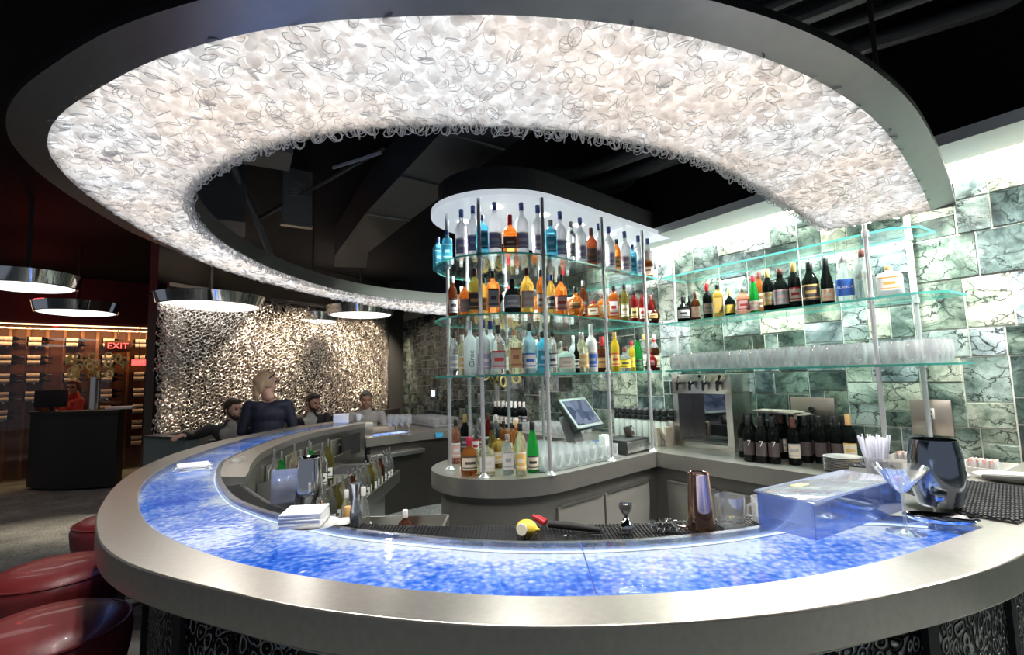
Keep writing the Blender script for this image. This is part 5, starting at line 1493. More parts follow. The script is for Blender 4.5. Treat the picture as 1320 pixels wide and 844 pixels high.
for i in range(150):
    a = 2 * pi * i / 150; b_ = i * 1.4
    coil.append(((.046 + .006 * cos(b_)) * cos(a), (.030 + .006 * cos(b_)) * sin(a), .012 + .007 * sin(b_)))
put('coil', MB().tube(coil, .0014, 5, closed=True), CHROME, st_)
put('disc', MB().lathe([(.0005, 0), (.040, 0), (.040, .003), (.0005, .003)], seg=30, sx=1.0, sy=.65), CHROME, st_); st_.rotation_euler = (.25, 0, -.05); st_.location.z = SM + .008
put('tab', MB().box((.055, 0, .004), (.03, .02, .004), bev=.001), CHROME, st_)
lm = thing('lemon', 'halved lemon with pale cut face lying on the bar mat', 'lemon', (.030, 1.605, SM + .026), -.5)
put('fruit', MB().ball((0, 0, 0), .028, 20, 14, (1.25, 1, .95)).tube([(.033, 0, 0), (.044, 0, .002)], [.008, .003], 8), pbr('lemon_yellow', (.95, .66, .08), .35, bump=.2, scale=120), lm)
put('cut_face', MB().lathe([(.0005, .0015), (.017, .0015), (.019, 0)], (-.004, -.0265, .002), 20, cap=False, tilt=(radians(82), 0, 0)), pbr('lemon_pith', (.92, .86, .70), .5), lm)
kn = thing('peeler', 'black-handled bar tool with a red end lying behind the lemon', 'bar tool', (.12, 1.665, SM + .012), -.22)
put('handle', MB().tube([(-.02, .01, .004), (.04, 0, .004), (.10, -.01, .002), (.15, -.02, .0)], [.011, .013, .011, .008], 12), BLACK, kn)
put('red_end', MB().tube([(-.075, .03, .022), (-.055, .022, .016), (-.03, .012, .006)], [.006, .012, .012], 12), pbr('tool_red', (.45, .02, .03), .35), kn)
tg = tag(put('bar_spoon', MB().tube([(.16, 1.59, SM + .005), (.20, 1.595, SM + .005), (.265, 1.60, SM + .006)], [.002, .002, .003], 6).ball((.155, 1.589, SM + .005), .008, 10, 6, (1.5, 1, .4)), CHROME), 'thin twisted steel bar spoon lying between lemon and jigger', 'spoon')

# left: steel tins, tall jigger, napkins, plates, acrylic bin
tn = thing('shaker_tin', 'large polished steel shaker tin beside the napkin stack', 'shaker tin', (-.835, 2.06, .985 + .0125))
put('cup', MB().lathe([(.0005, 0), (.056, 0), (.058, .004), (.054, .07), (.043, .190), (.045, .194), (.0435, .195), (.041, .19), (.050, .06), (.0005, .06)], seg=40, cap=False), CHROME, tn)
tj = thing('jigger', 'tall slim steel hourglass jigger right of the napkin stack', 'jigger', (-.560, 1.775, .985 + .0125))
put('cups', MB().lathe([(.0005, .003), (.024, 0), (.025, .004), (.016, .062), (.0095, .090), (.0095, .096), (.017, .135), (.019, .142), (.0175, .142), (.009, .10), (.0005, .098)], seg=32, cap=False), pbr('jigger_steel', (.75, .76, .80), .14, 1.0), tj)


def napkins(loc, rz, n, dx, dy, th, label, wobble=.06):
    for i in range(n):
        tag(put('paper_napkin', MB().box((0, 0, 0), (dx, dy, th * .92), bev=th * .2), WHITE, None, (loc[0] + random.uniform(-.002, .002), loc[1] + random.uniform(-.002, .002), loc[2] + th * (i + .5)), rz + random.uniform(-wobble, wobble)),
            f'{label}, {ORD[i]} from the bottom', 'napkin', 'napkin stack ' + label.split(' on ')[-1])


random.seed(8)
pl0 = tag(put('saucer', MB().lathe([(.0005, .002), (.05, .002), (.078, .010), (.080, .012), (.05, .005), (.0005, .005)], (0, 0, 0), 32, cap=False), PORC, None, (-.655, 1.655, T + .001)), 'white saucer under the near napkin stack', 'saucer')
napkins((-.685, 1.655, T + .0115), .13, 10, .125, .125, .0045, 'square white napkin in the near stack on the saucer', .03)
tag(put('saucer', MB().lathe([(.0005, .002), (.03, .002), (.045, .007), (.046, .009), (.03, .004), (.0005, .004)], (0, 0, 0), 28, cap=False), PORC, None, (-.61, 1.80, .985 + .0125)), 'small white saucer behind the tall jigger', 'saucer')
napkins((-1.78, 2.80, T + .001), .5, 7, .15, .15, .004, 'white paper napkin loosely fanned on the left curve of the bar', .28)
napkins((-1.93, 5.60, T + .001), .3, 10, .16, .16, .009, 'white napkin in the tall stack on the far bar end', .02)
ac = thing('acrylic_bin', 'clear crinkled acrylic bin wall standing beside the steel tin', 'bin', (-.98, 2.20, .985 + .0065), .35)
CRK = clear('crinkled_acrylic', (.88, .90, .98), .22, .8, .18, .12, (.75, .8, 1))
put('panel', MB().box((0, -.055, .07), (.13, .005, .14)).box((0, .055, .06), (.13, .005, .12)).box((-.065, 0, .065), (.005, .11, .13)).box((.065, 0, .065), (.005, .11, .13)).box((0, 0, .003), (.13, .11, .005)), CRK, ac)
icm = MB()
for i in range(26): icm.box((random.uniform(-.05, .05), random.uniform(-.04, .04), .02 + random.random() * .07), (.025, .025, .025), random.random() * 3, (random.random(), random.random(), 0), bev=.003)
put('ice', icm, clear('ice', (.93, .95, 1), .2, .7, .2), ac)['kind'] = 'stuff'
gs = tag(put('ashtray', MB().lathe([(.0005, .004), (.03, .004), (.040, .022), (.044, .022), (.034, 0), (.0005, 0)], (0, 0, 0), 6, cap=False), DRINK, None, (-1.66, 3.02, T + .001), .3), 'small clear glass dish on the pale steel ledge', 'dish')

# ================================================================== under-bar equipment (far arm)
UB = steel('underbar_steel', (.50, .49, .46), .30, (1, 1, 40))
ubody = thing('underbar_cabinet', 'stainless steel under-bar cabinet run following the left arm of the bar', 'cabinet', (0, 0, 0))
l0 = inset_curve(LEDGE, 0.02)
lw = inset_curve(LEDGE, 0.035)
put('panel', MB().prism(inset_curve(LEDGE, -0.015) + inset_curve(LEDGE, 0.0)[::-1], 0.0, T - .052), UB, ubody, smooth=25)
for i0, i1 in ((3, 8), (9, 14), (15, 20), (21, 26)):
    a, b_ = Vector(LEDGE[i0]), Vector(LEDGE[i1])
    p_, q_ = (b_, a)
    d = (q_ - p_).normalized(); nrm = Vector((d.y, -d.x)) * .012
    o = put('door', MB().box((0, 0, .21), ((q_ - p_).length - .02, .014, .42), bev=.003), steel('underbar_door', (.42, .40, .34), .35, (1, 1, 50)), ubody, (*((p_ + q_) / 2 + nrm), .50), atan2(d.y, d.x))
    put('handle', MB().box((0, -.014, .36), (.12, .012, .02), bev=.003), ST, o)
cub = put('cubby', MB().box((0, 0, .11), (.30, .02, .20)), BLACK, ubody, (-1.655, 5.10, .74), radians(75))

stn = thing('underbar_station', 'stainless sink station with speed rails inside the left arm of the bar', 'bar station', (0, 0, 0))
sb_ = MB()
sb_.box((-1.42, 3.9, .70), (.44, 1.7, .03)); sb_.box((-1.42, 3.9, .35), (.40, 1.66, .66)); sb_.box((-1.205, 3.9, .76), (.012, 1.7, .10)); sb_.box((-1.63, 4.75, .76), (.02, .5, .10))
put('body', sb_, UB, stn)
put('basin', MB().box((-1.42, 4.45, .716), (.34, .42, .004)), BLACK, stn)
sr = MB(); sr.box((-1.12, 3.75, .58), (.14, 1.7, .012)); sr.box((-1.055, 3.75, .63), (.008, 1.7, .09)); sr.box((-1.12, 2.90, .63), (.14, .008, .09)); sr.box((-1.12, 4.60, .63), (.14, .008, .09))
put('speed_rail', sr, ST, stn)
put('curved_divider', MB().lathe([(.20, 0), (.20, .30)], (-1.30, 2.85, .62), 24, cap=False, a0=-.6, a1=pi * .9).lathe([(.19, 0), (.19, .30)], (-1.30, 2.85, .62), 24, cap=False, a0=-.6, a1=pi * .9), ST, stn)
random.seed(13)
gk = ['clear', 'clear', 'olive', 'pale', 'clear', 'brown', 'clear']
for i in range(16):
    y_ = 2.98 + i * .102
    bottle('pour', gk[i % 7], 'steel', 'white' if i % 3 else 'cream', 'dark', -1.12, y_, .587, random.uniform(-.4, .4), f'under-bar speed rail, {ORD[i]} from the near end', 'speed rail bottles', .95)
for i, (x_, y_, g_) in enumerate([(-1.50, 3.25, 'green'), (-1.60, 3.36, 'clear'), (-1.40, 3.30, 'brown'), (-1.58, 3.62, 'pale'), (-1.48, 3.66, 'green'), (-1.38, 3.62, 'clear'), (-1.55, 3.80, 'clear'), (-1.42, 3.84, 'olive')]):
    bottle('pour', g_, 'steel', 'white', 'dark', x_, y_, .716, random.uniform(-.4, .4), f'steel sink station, {ORD[i]} from the near end', 'bottles on the sink station', 1.05)
# far counter with glassware and end post
fc = thing('far_counter', 'lower stainless counter closing the far end of the bar', 'counter', (0, 0, 0))
fpoly = [(-1.60, 5.44), (-1.11, 5.93), (-.86, 6.06), (-.74, 6.12), tuple(wal(-3.24, .59)), tuple(wal(-3.24, .03)), tuple(wal(-4.6, .03)), (-1.95, 7.3), (-1.80, 6.3)]
put('worktop', MB().prism(fpoly, .77, .86), WT, fc, smooth=20)
put('cabinet', MB().prism([(-1.58, 5.52), (-1.09, 6.0), (-.84, 6.13), (-.75, 6.17), tuple(wal(-3.26, .55)), tuple(wal(-3.26, .05)), tuple(wal(-4.5, .05)), (-1.85, 7.2), (-1.72, 6.3)], 0.0, .77), steel('far_cabinet_steel', (.10, .09, .085), .4), fc, smooth=20)
put('lower_rail', MB().box((-1.33, 5.68, .66), (.70, .10, .05), radians(45), bev=.004), ST, fc)
put('end_post', MB().box((-1.68, 5.58, .94), (.20, .16, .17), radians(20), bev=.004), ST_TOP, fc)
put('blue_inlay', MB().box((-1.50, 5.85, .8605), (.52, .16, .003), radians(46)), bpy.data.materials['blue_lit_inlay'], fc)
put('blue_tape', MB().box((-.90, 6.01, .815), (.09, .004, .055), radians(27)), pbr('tape_blue', (.05, .35, .62), .5), fc)
STEM = MB().lathe([(.0005, 0), (.034, 0), (.034, .002), (.005, .006), (.0035, .02), (.0035, .085), (.010, .095), (.034, .125), (.040, .16), (.034, .205), (.0328, .205), (.0388, .16), (.033, .127), (.0005, .098)], seg=20, cap=False).mesh('wine_glass', DRINK, 40)
for i in range(8):
    p = gnd(503 + (i % 4) * 8, 560 - (i // 4) * 4, .862)
    tag(put('wine_glass', STEM, None, None, (p.x, p.y, .8625)), f'stemmed wine glass on the far counter, {("front", "rear")[i // 4]} row, {ORD[i % 4]} from the napkins', 'glass', 'wine glasses on the far counter')
tag(put('menu_folder', MB().box((0, 0, .03), (.30, .16, .06), bev=.004), pbr('folder_tan', (.45, .36, .28), .5), None, (-1.63, 6.12, .862), .7), 'brown stacked menu folders on the far counter by the end post', 'folder')
rk = thing('glass_rack', 'grey rack mat on the far counter filled with small glasses', 'rack', (-1.10, 6.86, .861), radians(-56))
put('mat', MB().box((0, 0, .015), (.95, .42, .03), bev=.006), pbr('rack_grey', (.22, .23, .24), .5), rk)
for i in range(44):
    q = Vector((-.42 + (i % 11) * .083, -.14 + (i // 11) * .09)); q.rotate(Matrix.Rotation(radians(-56), 2))
    tag(put('tumbler', RM, None, None, (-1.10 + q.x, 6.86 + q.y, .892)), f'small clear glass in the far rack, row {i // 11 + 1}, {ORD[i % 11]} along', 'glass', 'glasses in the far rack')
cup = thing('mug', 'white cup on the far bar by the man in the pale shirt', 'cup', (-1.80, 5.80, T + .001))
put('body', MB().lathe([(.0005, 0), (.026, 0), (.036, .07), (.034, .07), (.024, .006), (.0005, .005)], seg=20, cap=False), PORC, cup)
put('handle', MB().tube([(.034, 0, .055), (.055, 0, .05), (.052, 0, .025), (.031, 0, .02)], .004, 6), PORC, cup)
sq = thing('squeeze_bottle', 'small white squeeze bottle in the under-bar well', 'bottle', (-.60, 2.10, .80))
put('body', MB().lathe([(.0005, 0), (.04, 0), (.045, .01), (.040, .05), (.012, .07), (.005, .10), (.003, .12)], seg=20, cap=False), PORC, sq)
well = thing('ice_well', 'stainless steel well under the near arc of the bar', 'sink', (0, 0, 0))
wbm = MB(); wbm.box((-.55, 2.12, .785), (.50, .34, .02)); wbm.box((-.55, 1.955, .84), (.50, .01, .10)); wbm.box((-.55, 2.285, .84), (.50, .01, .10)); wbm.box((-.795, 2.12, .84), (.01, .34, .10)); wbm.box((-.305, 2.12, .84), (.01, .34, .10)); wbm.box((-.55, 2.12, .39), (.44, .28, .78))
put('tub', wbm, UB, well)
for i, (x_, y_, k_, g_, s_) in enumerate([(-.70, 2.12, 'squat', 'clear', .9), (-.66, 2.20, 'slim', 'clear', .8), (-.74, 2.22, 'slim', 'pale', .75), (-.48, 2.2, 'squat', 'brown', .7)]):
    bottle(k_, g_, 'white' if i else 'cork', None, None, x_, y_, .796, 0, f'under-bar ice well, {ORD[i]} from the steel tin', 'bottles in the ice well', s_)
tag(put('red_bowl', MB().lathe([(.0005, .003), (.03, .003), (.05, .03), (.053, .03), (.033, 0), (.0005, 0)], (0, 0, 0), 24, cap=False), pbr('bowl_red', (.6, .02, .03), .35), None, (-.60, 1.985, .796)), 'small red bowl in the ice well behind the tall jigger', 'bowl')

# ================================================================== wine wall contents
def wws(px, z, d=0.0): return along(px, lambda t: tuple(ww(t, d)), 0.3, 4.6, z)


RACKW = pbr('rack_wood', (.30, .13, .05), .4, scale=12, var=.25)
for i, px in enumerate((11, 35, 60, 83, 106, 126, 149, 167, 190)):
    s = wws(px, 2.2)
    p = ww(s, -.20)
    tag(put('wine_rack_post', MB().box((0, 0, 1.27), (.045, .06, 2.54), atan2(WD.y, WD.x), bev=.004), RACKW, None, (p.x, p.y, 0)), f'warm wooden upright of the wine wall, {ORD[i]} from the picture edge', 'post', 'wine wall uprights')
WG = [bottle_meshes('wine', 'black')]
zrow = [2.27, 1.965, 1.66, 1.36, 1.07, .78, .49]
cols = [(2, 5), (40, 4), (88, 4), (135, 7), (176, 7)]
for ci, (px, nr) in enumerate(cols):
    s = wws(px + 4, 2.0, -.1)
    for ri in range(nr):
        for k_ in range(2):
            p = ww(s - .10, -.10 + .02 * k_)
            z = zrow[ri] + .045 - .09 * k_
            o = bottle('wine', 'black', 'black', None, None, p.x, p.y, z, 0, f'lying in the wine wall, column {ORD[ci]}, {"upper" if k_ == 0 else "lower"} of row {ri + 1}', 'bottles lying in the wine wall', 1.08)
            o['label'] = f'dark wine bottle with cream label, wine wall column {ci + 1}, row {ri + 1}, {"upper" if k_ == 0 else "lower"} bottle'
            # lie along the wall, neck to the right, label to the room
            m = Matrix(((0, 0, WD.x * 1.0), (0, 0, WD.y), (0, 0, 0)))
            zax = Vector((WD.x, WD.y, 0)); yax = Vector((-WNv.x, -WNv.y, 0)); xax = yax.cross(zax)
            R3 = Matrix((xax, yax, zax)).transposed()
            o.rotation_euler = R3.to_euler()
            put('label', label_mesh('wine', 'cream', 'white', (.02, .165)), None, o)
        q = ww(s + .02, -.13)
        tag(put('rack_peg', MB().box((0, 0, 0), (.02, .10, .015), atan2(WD.y, WD.x)), CHROME, None, (q.x, q.y, zrow[ri] - .092)), f'metal peg holding the bottle pair of wine wall column {ci + 1}, row {ri + 1}', 'peg', 'wine wall pegs')
# glass in front
gwall = MB().prism([tuple(ww(-.5, .045)), tuple(ww(WL, .045)), tuple(ww(WL, .033)), tuple(ww(-.5, .033))][::-1], 0.02, 2.56)
struct('window_1', gwall, clear('wine_wall_glass', (.95, .93, .92), .04, .35), smooth=0)
struct('door_1', MB().prism([tuple(ww(WL + .02, .05)), tuple(ww(WL + .42, .05)), tuple(ww(WL + .42, 0)), tuple(ww(WL + .02, 0))][::-1], 0.0, 2.5), pbr('door_greyblue', (.12, .14, .16), .4), smooth=0)
RED = emit('exit_red', (1.0, .10, .08), 2.4)


def text_mesh(s, size, extrude=.002):
    cu = bpy.data.curves.new('t', 'FONT'); cu.body = s; cu.size = size; cu.align_x = 'CENTER'; cu.align_y = 'CENTER'; cu.extrude = extrude
    o = bpy.data.objects.new('t', cu); COL.objects.link(o)
    dg = bpy.context.evaluated_depsgraph_get(); me = bpy.data.meshes.new_from_object(o.evaluated_get(dg)); bpy.data.objects.remove(o)
    return me


def exit_sign(px, py, size, label, plate):
    s = wws(px, 2.2, .12); p = ww(s, .12)
    z = 1.5
    for _ in range(30):
        z += (proj((p.x, p.y, z))[1] - py) / 640 * 8
    o = thing('exit_sign', label, 'sign', (p.x, p.y, z), atan2(WD.y, WD.x))
    w = size * 2.9
    put('plate', MB().box((0, .012, 0), (w, .012, size * 1.5), bev=.003), plate, o)
    me = text_mesh('EXIT', size * 1.15, .003); me.materials.clear(); me.materials.append(RED if plate is not RED else pbr('exit_white', (.9, .7, .7), .5))
    t = put('lettering', me, None, o, (0, .0, 0)); t.rotation_euler = (pi / 2, 0, 0)
    put('hanger', MB().box((0, .012, (2.56 - z + size * .7) / 2), (.012, .012, 2.56 - z - size * .6)), BLACK, o)


exit_sign(152, 446, .13, 'red EXIT lettering on dark plate in front of the wine wall', pbr('exit_plate', (.10, .04, .03), .3))
exit_sign(180, 467, .075, 'small red EXIT sign box below and right of the large one', emit('exit_box', (1.0, .12, .10), 1.0))

# ================================================================== host stand
hs = thing('host_stand', 'curved black reception desk in front of the wine wall', 'desk', (0, 0, 0))
hc = Vector((-6.55, 8.55)); arc = []
for i in range(17):
    a = radians(-126 + 64 * i / 16); arc.append((hc.x + cos(a) * 1.32, hc.y + sin(a) * 1.18))
inn = [(hc.x + (x - hc.x) * .72, hc.y + (y - hc.y) * .66) for x, y in arc]
hsm = pbr('desk_black', (.018, .017, .016), .55, bump=.5, scale=60)
put('front', MB().prism(arc + inn[::-1], 0.03, 1.10), hsm, hs, smooth=40)
arc2 = [(hc.x + (x - hc.x) * 1.02, hc.y + (y - hc.y) * 1.02) for x, y in arc]; inn2 = [(hc.x + (x - hc.x) * .70, hc.y + (y - hc.y) * .64) for x, y in arc]
put('top', MB().prism(arc2 + inn2[::-1], 1.10, 1.14), BLACK, hs, smooth=40)
mn = thing('monitor', 'back of a small black monitor on the reception desk', 'monitor', (-7.05, 7.62, 1.14), .25)
put('screen', MB().box((0, 0, .19), (.42, .03, .26), bev=.004), BLACK, mn); put('stand', MB().box((0, .02, .04), (.05, .03, .08)).box((0, .02, .005), (.20, .14, .01)), BLACK, mn)
ring_flowers((-6.48, 7.72, 1.14), .50, .40, 'pale yellow ring-shaped flowers in silver vase on the reception desk', 4, 30, (.06, .5))
tag(put('menu_pile', MB().box((0, 0, .02), (.34, .24, .04), bev=.003), WHITE, None, (-6.10, 7.78, 1.14), .4), 'white menus lying on the right end of the reception desk', 'menu')

# ================================================================== bar stools
LEA = pbr('stool_red_leather', (.17, .018, .020), .42, bump=.12, scale=90, var=.10, coat=.15)
for (x, y, w) in [(-1.53, 1.68, 'nearest the camera at the bar\'s left curve'), (-1.96, 2.19, 'second along the bar from the nearest one'), (-2.30, 2.98, 'farthest, mostly hidden by the bar')]:
    o = thing('bar_stool', 'round red leather drum bar stool, ' + w, 'bar stool', (x, y, 0), 0.4, 'red bar stools')
    put('seat', MB().lathe([(.001, .752), (.12, .754), (.185, .745), (.222, .72), (.232, .69), (.225, .62), (.212, .56), (.19, .548), (.001, .548)], seg=48, cap=False), LEA, o, smooth=60)
    put('piping', MB().tube([(.222 * cos(a), .222 * sin(a), .722) for a in np.linspace(0, 2 * pi, 40, endpoint=False)], .005, 6, closed=True), LEA, o)
    put('column', MB().lathe([(.035, .03), (.032, .548)], seg=20), ST_DARK, o)
    put('base', MB().lathe([(.001, 0), (.21, 0), (.21, .012), (.06, .03), (.035, .05)], seg=40, cap=False), ST_DARK, o)
    put('foot_ring', MB().tube([(.17 * cos(a), .17 * sin(a), .28) for a in np.linspace(0, 2 * pi, 32, endpoint=False)], .011, 8, closed=True).tube([(-.17, 0, .28), (.17, 0, .28)], .009, 8), ST, o)


# ================================================================== PEOPLE
def limb(mb, pts, rad, seg=14):
    """tapered rounded limb through joints"""
    P = [Vector(p) for p in pts]; C = []; Rr = []
    for i in range(len(P) - 1):
        for t in (0, .33, .66): C.append(P[i].lerp(P[i + 1], t)); Rr.append(rad[i] * (1 - t) + rad[i + 1] * t)
    C.append(P[-1]); Rr.append(rad[-1])
    mb.tube([tuple(c) for c in C], Rr, seg)
    mb.ball(tuple(P[0]), rad[0], seg, 8); mb.ball(tuple(P[-1]), rad[-1], seg, 8)
    for p, r in zip(P[1:-1], rad[1:-1]): mb.ball(tuple(p), r, seg, 8)


def blob(mb, c, r, R3=None, seg=18, rings=12):
    m = MB().ball((0, 0, 0), 1.0, seg, rings)
    Rm = R3 or Matrix.Identity(3); cc = Vector(c)
    mb.add([cc + Rm @ Vector((v[0] * r[0], v[1] * r[1], v[2] * r[2])) for v in m.v], m.f)


def fused(name, mb, mat, parent, voxel, smooth_it=4, cut=None):
    me = mb.mesh(name + '_raw', mat, 0)
    o = bpy.data.objects.new(name + '_raw', me); COL.objects.link(o)
    r = o.modifiers.new('r', 'REMESH'); r.mode = 'VOXEL'; r.voxel_size = voxel; r.use_smooth_shade = True
    s = o.modifiers.new('s', 'SMOOTH'); s.factor = .5; s.iterations = smooth_it
    dg = bpy.context.evaluated_depsgraph_get()
    nm = bpy.data.meshes.new_from_object(o.evaluated_get(dg)); bpy.data.objects.remove(o)
    nm.name = name
    if cut:
        bm = bmesh.new(); bm.from_mesh(nm)
        bmesh.ops.delete(bm, geom=[f for f in bm.faces if cut(f.calc_center_median())], context='FACES')
        bm.to_mesh(nm); bm.free()
    nm.materials.clear(); nm.materials.append(mat)
    nm.polygons.foreach_set('use_smooth', [True] * len(nm.polygons))
    q = bpy.data.objects.new(name, nm); COL.objects.link(q); q.parent = parent
    return q


def hand(mb, w, d, up, side, s=1.0, curl=.35):
    """palm and five fingers from wrist w pointing along d, back of the hand facing up"""
    d = Vector(d).normalized(); up = Vector(up); up = (up - d * up.dot(d)).normalized(); r = d.cross(up) * side
    Rm = Matrix((r, d, up)).transposed(); w = Vector(w)
    blob(mb, w + d * .045 * s, (.040 * s, .052 * s, .017 * s), Rm, 12, 8)
    for k, (off, L) in enumerate(((-.030, .070), (-.010, .080), (.011, .075), (.030, .060))):
        a = w + d * .085 * s + r * off * s
        b = a + d * L * .5 * s - up * .01 * curl * s + r * off * .12 * s
        c = b + (d * (1 - curl) - up * curl).normalized() * L * .5 * s
        limb(mb, [a, b, c], [.0095 * s, .0088 * s, .0075 * s], 8)
    a = w + d * .02 * s - r * .032 * s; b = a + (d * .7 - r * .7) * .04 * s; c = b + (d * .9 - r * .3) * .033 * s
    limb(mb, [a, b, c], [.012 * s, .011 * s, .009 * s], 8)


SKIN = pbr('skin_light', (.62, .36, .27), .5, var=.04); SKIN2 = pbr('skin_tan', (.52, .28, .20), .5, var=.04)


def person(label, loc, rz, pose, skin, hair, top, bottom, extra=None, shirt=None):
    o = thing('person', label, 'person', loc, rz)
    B = MB()
    hd_c = Vector(pose['head']); Rh = Euler(pose.get('headrot', (0, 0, 0))).to_matrix()
    H = lambda x, y, z: hd_c + Rh @ Vector((x, y, z))
    blob(B, H(0, .008, .022), (.076, .096, .094), Rh); blob(B, H(0, -.022, -.045), (.058, .066, .068), Rh); blob(B, H(0, -.060, -.088), (.028, .024, .022), Rh)
    blob(B, H(0, -.094, -.018), (.014, .020, .026), Rh, 10, 8); blob(B, H(0, -.088, .008), (.010, .012, .024), Rh, 10, 8)
    blob(B, H(0, -.088, -.058), (.024, .010, .008), Rh, 10, 6); blob(B, H(0, -.078, .034), (.050, .018, .012), Rh, 12, 6)
    for sx in (-1, 1):
        blob(B, H(sx * .077, .012, -.008), (.010, .018, .032), Rh, 10, 8); blob(B, H(sx * .038, -.070, -.028), (.024, .020, .022), Rh, 10, 8)
    nk = Vector(pose['neck'])
    limb(B, [nk, H(0, .015, -.055)], [.062, .054])
    for s_, A in ((-1, pose['armR']), (1, pose['armL'])):
        limb(B, A[:3], [.050, .040, .027]); hand(B, A[2], A[3], A[4], s_ * -1, 1.0, A[5] if len(A) > 5 else .4)
    T_ = pose['torso']   # list of (x,y,z, rx, ry)
    for c in T_: blob(B, c[:3], (c[3] * .93, c[4] * .93, c[5] * .95))
    for L in pose['legs']: limb(B, L[:3], [.075, .055, .04]); limb(B, [L[2], L[3]], [.04, .032])
    fused('body', B, skin, o, .0085, 3)
    # eyes
    for sx in (-1, 1):
        put('eye', MB().ball(tuple(H(sx * .031, -.080, .012)), .0115, 10, 8), pbr('eye_dark', (.03, .02, .02), .2), o)
    # clothing
    C = MB()
    for c in T_: blob(C, c[:3], c[3:6])
    for A in (pose['armR'], pose['armL']):
        e = Vector(A[1]); w = Vector(A[2])
        k = pose.get('sleeve', .96)
        limb(C, [A[0], e, e.lerp(w, k)], [.063, .052, .040])
    if pose.get('collar', True): limb(C, [nk - Vector((0, 0, .03)), nk + Vector((0, 0, .01))], [.085, .070])
    nm, cm = top
    opn = None
    if shirt:
        def opn(p): return p.y < pose['open'][0] and abs(p.x - pose['open'][1]) < pose.get('openw', .058) + .25 * max(0, p.z - pose['open'][2]) and p.z > pose['torso'][0][2]
    fused(nm, C, cm, o, .012, 9, opn)
    if shirt:
        S_ = MB()
        for c in T_: blob(S_, c[:3], (c[3] * .955, c[4] * .955, c[5] * .96))
        limb(S_, [nk - Vector((0, 0, .03)), nk + Vector((0, 0, .018))], [.078, .066])
        fused('shirt', S_, shirt, o, .012, 3)
    Lg = MB()
    for L in pose['legs']: limb(Lg, L[:3], [.095, .072, .055])
    blob(Lg, T_[0][:3], (T_[0][3] * 1.0, T_[0][4] * 1.05, .12))
    fused('trousers', Lg, bottom, o, .014, 3)
    for L in pose['legs']:
        sh = MB(); blob(sh, Vector(L[3]) + Vector((0, -.06, -.01)), (.045, .13, .045)); put('shoe', sh, BLACK, o)
    Hm = MB(); hk = pose['hair']
    hm = pbr('hair_' + hair[0], hair[1], .6, bump=.6, scale=120, stretch=(1, 1, .2), var=.3)
    blob(Hm, H(0, .022, .040), (.084, .094, .088), Rh)
    blob(Hm, H(0, -.040, .090), (.060, .045, .032), Rh, 14, 8)
    if hk == 'long':
        blob(Hm, H(0, .070, -.03), (.078, .060, .095), Rh); blob(Hm, H(.01, .085, .02), (.065, .06, .06), Rh); limb(Hm, [H(0, .09, -.06), H(0, .10, -.13), H(.015, .105, -.18)], [.048, .035, .015])
        for sx in (-1, 1): blob(Hm, H(sx * .066, .010, .01), (.022, .050, .07), Rh)
    else:
        for sx in (-1, 1): blob(Hm, H(sx * .070, .026, .012), (.014, .045, .050), Rh)
        blob(Hm, H(0, .07, -.02), (.062, .035, .06), Rh)
    Ri = Rh.inverted()
    def facecut(p):
        q = Ri @ (Vector(p) - hd_c)
        return q.y < -.045 and q.z < .062 and abs(q.x) < .068
    fused('hair', Hm, hm, o, .0085, 2, facecut)
    if pose.get('beard'):
        Bd = MB(); blob(Bd, H(0, -.048, -.076), (.052, .050, .042), Rh); blob(Bd, H(0, -.096, -.042), (.024, .008, .006), Rh, 12, 6)
        for sx in (-1, 1): limb(Bd, [H(sx * .070, -.004, -.01), H(sx * .056, -.030, -.06)], [.014, .018])
        def bc(p):
            q = Ri @ (Vector(p) - hd_c)
            return q.y < -.085 and abs(q.x) < .020 and -.068 < q.z < -.050
        fused('beard', Bd, hm, o, .007, 2, bc)
    if extra: extra(o, H)
    return o


def seated(head, headrot, armR, armL, lean=0.0, **kw):
    d = dict(head=head, headrot=headrot, neck=(0, .03 + lean * .5, 1.06), armR=armR, armL=armL,
             torso=[(0, .06, .52, .165, .13, .14), (0, .055 + lean * .2, .66, .150, .115, .14), (0, .05 + lean * .4, .82, .165, .115, .15), (0, .045 + lean * .5, .95, .185, .105, .11), (-.10, .045 + lean * .5, .99, .085, .075, .060), (.10, .045 + lean * .5, .99, .085, .075, .060)],
             legs=[[(-.10, .02, .50), (-.13, -.42, .50), (-.13, -.44, .12), (-.13, -.46, .07)], [(.10, .02, .50), (.13, -.42, .50), (.13, -.44, .12), (.13, -.46, .07)]], hair='short', open=(-.03, 0, .72))
    d.update(kw); return d


JACK = pbr('jacket_charcoal', (.035, .036, .038), .75, bump=.3, scale=120); NAVY = pbr('top_navy', (.006, .009, .028), .7, bump=.25, scale=140)
GREYS = pbr('shirt_grey', (.34, .32, .31), .7); PALES = pbr('shirt_pale', (.52, .50, .49), .7, bump=.2, scale=60); JEAN = pbr('trousers_dark', (.03, .03, .035), .8); SUIT = pbr('jacket_black', (.014, .014, .016), .7)
# man 1: arm stretched out along the banquette, turned to the right
person('bearded man in dark jacket and grey shirt, arm along the banquette back', (-3.12, 5.55, 0), radians(28),
       seated((.01, .02, 1.205), (radians(6), 0, radians(42)), [(-.20, .045, 1.00), (-.38, .18, .92), (-.44, .0, .965), (-.55, -.8, -.15), (0, -.2, 1), .35], [(.20, .045, 1.00), (.27, -.04, .74), (.12, -.26, .66), (-.4, -.8, 0), (0, 0, 1)], beard=True),
       SKIN, ('dark_brown', (.045, .025, .016)), ('jacket', JACK), JEAN, None, GREYS)
